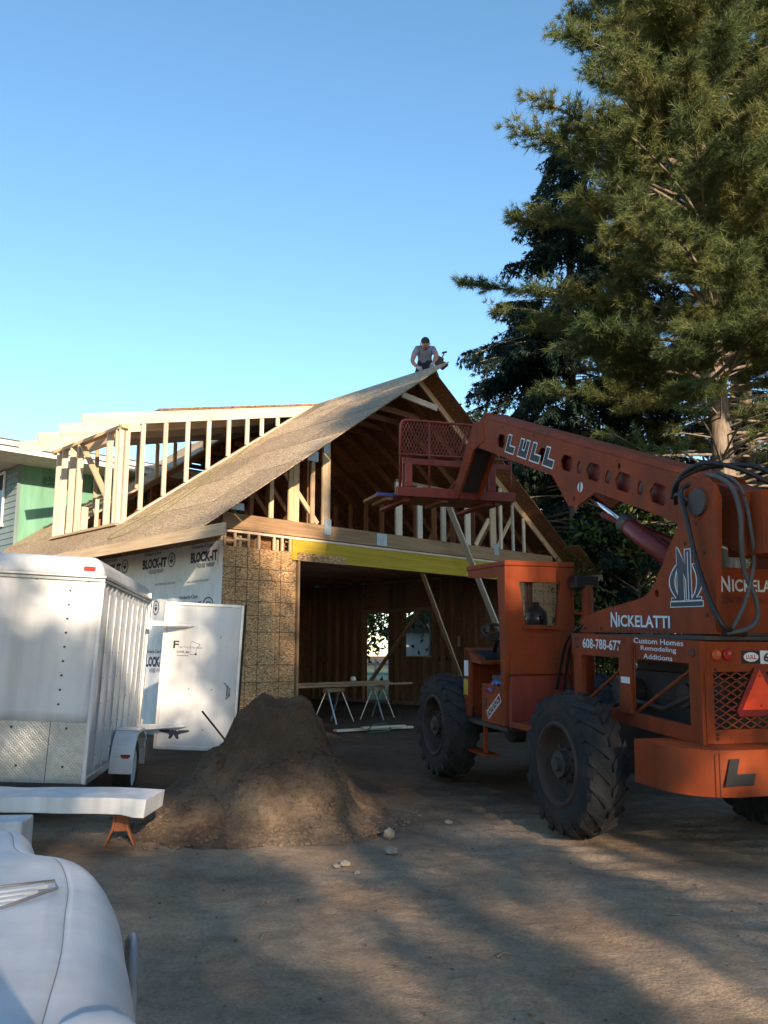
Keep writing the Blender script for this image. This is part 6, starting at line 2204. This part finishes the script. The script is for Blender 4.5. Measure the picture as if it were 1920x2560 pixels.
MB().prism([(-2.0, 2.35), (2.1, 2.35), (2.0, 2.5), (0.05, 3.5), (-1.9, 2.5)], -0.2, 2.6, lambda u, v, t: (u, t, v)).build('roof', 'shingle', shed)
MB().box(0.3, 1.1, -0.035, -0.021, 0.05, 2.0).build('door', 'siding', shed)
fe = empty('fence', (-2.2, 40.5, 0.2), (0, 0, 0), 'low wooden rail fence at the end of the lawn', 'fence')
for k in range(5):
    MB().box(k * 0.9 - 0.05, k * 0.9 + 0.05, -0.05, 0.05, 0, 1.2).build('post', 'lumber_pale', fe)
for z in (0.5, 0.95):
    MB().box(-0.1, 3.8, -0.07, -0.051, z - 0.06, z + 0.06).build('rail', 'lumber_pale', fe)

# unseen trees: a row shading the yard, others added to block skylight
def shade_tree(base, height, zb, rad, nclump, seed, label, lower=0.5):
    global rng
    rng = np.random.default_rng(seed)
    e = empty('shade_tree', base, (0, 0, 0), label, 'tree', 'shade trees around the camera')
    limb = MB().tube([(0, 0, -0.2), (0.1, 0, height * 0.4), (0, 0.1, height * 0.75), (0, 0, height * 0.98)], [0.24, 0.19, 0.11, 0.03], 8)
    cs = []
    while len(cs) < nclump:
        t = rng.uniform(0, 1)
        if rng.uniform() > lower + (1 - lower) * min(1.0, t * 1.7):
            continue
        z = zb + (height - zb) * t
        r = rad * (0.45 + 0.55 * math.sin(min(1.0, t * 1.15 + 0.12) * math.pi)) if t < 0.85 else rad * (1 - t) / 0.15 * 0.7
        a = rng.uniform(0, 2 * math.pi)
        rr = r * math.sqrt(rng.uniform(0.05, 1))
        cs.append((rr * math.cos(a), rr * math.sin(a), z))
    for c in cs:
        limb.tube([(0, 0, max(1.0, c[2] - 0.5 - 0.25 * rad)), tuple(c)], [0.05, 0.015], 4, False)
    limb.build('trunk', 'bark', e, True)
    cs = np.array(cs)
    n = nclump * 150
    off = rng.normal(0, 1, (n, 3)) * np.array([0.36, 0.36, 0.26])
    v, f = leafs(np.repeat(cs, 150, 0) + off, 0.16)
    tag(raw_mesh('crown', v, f, 'leaves', e), kind='stuff')


for x, y, h, zb, r, n, sd, lw, lab in (
        (-0.4, -9, 11.5, 5.5, 2.2, 38, 81, 0.6, 'lower leafy tree added close behind the camera to block skylight'),
        (9.8, -6.5, 19.0, 8.5, 2.8, 120, 82, 0.5, 'tall leafy tree added behind the camera at the right to shade the gable'),
        (8.0, 1.5, 11.0, 1.5, 2.3, 120, 83, 0.9, 'dense leafy tree added right of the camera to block skylight'),
        (8.9, 6.6, 9.5, 1.0, 2.2, 110, 84, 0.9, 'dense low tree added right of the forklift, outside the view, to block skylight'),
        (-8.5, 1.0, 13.0, 1.5, 2.6, 130, 85, 0.9, 'dense leafy tree added left of the camera to block skylight'),
        (-6.5, -8.0, 13.0, 2.0, 2.6, 120, 86, 0.9, 'dense leafy tree added behind the camera at the left to block skylight'),
        (5.7, -20, 13.0, 8.4, 2.0, 27, 71, 0.5, 'lowest leafy shade tree behind the camera, leftmost of the row'),
        (9.3, -20.5, 15.3, 7.3, 2.3, 36, 72, 0.75, 'leafy shade tree behind the camera, second from the left'),
        (12.4, -19.5, 18.8, 7.6, 2.4, 108, 73, 0.5, 'leafy shade tree behind the camera, third from the left'),
        (15.6, -20.5, 20.0, 8.0, 2.4, 120, 74, 0.3, 'tall leafy shade tree behind the camera, fourth from the left'),
        (18.8, -19.5, 20.0, 6.5, 2.4, 120, 75, 0.5, 'tall leafy shade tree behind the camera, fifth from the left'),
        (22.6, -20.5, 19.0, 5.0, 2.6, 120, 76, 0.6, 'leafy shade tree behind the camera, rightmost of the row')):
    shade_tree((x, y, 0), h, zb, r, n, sd, lab, lw)
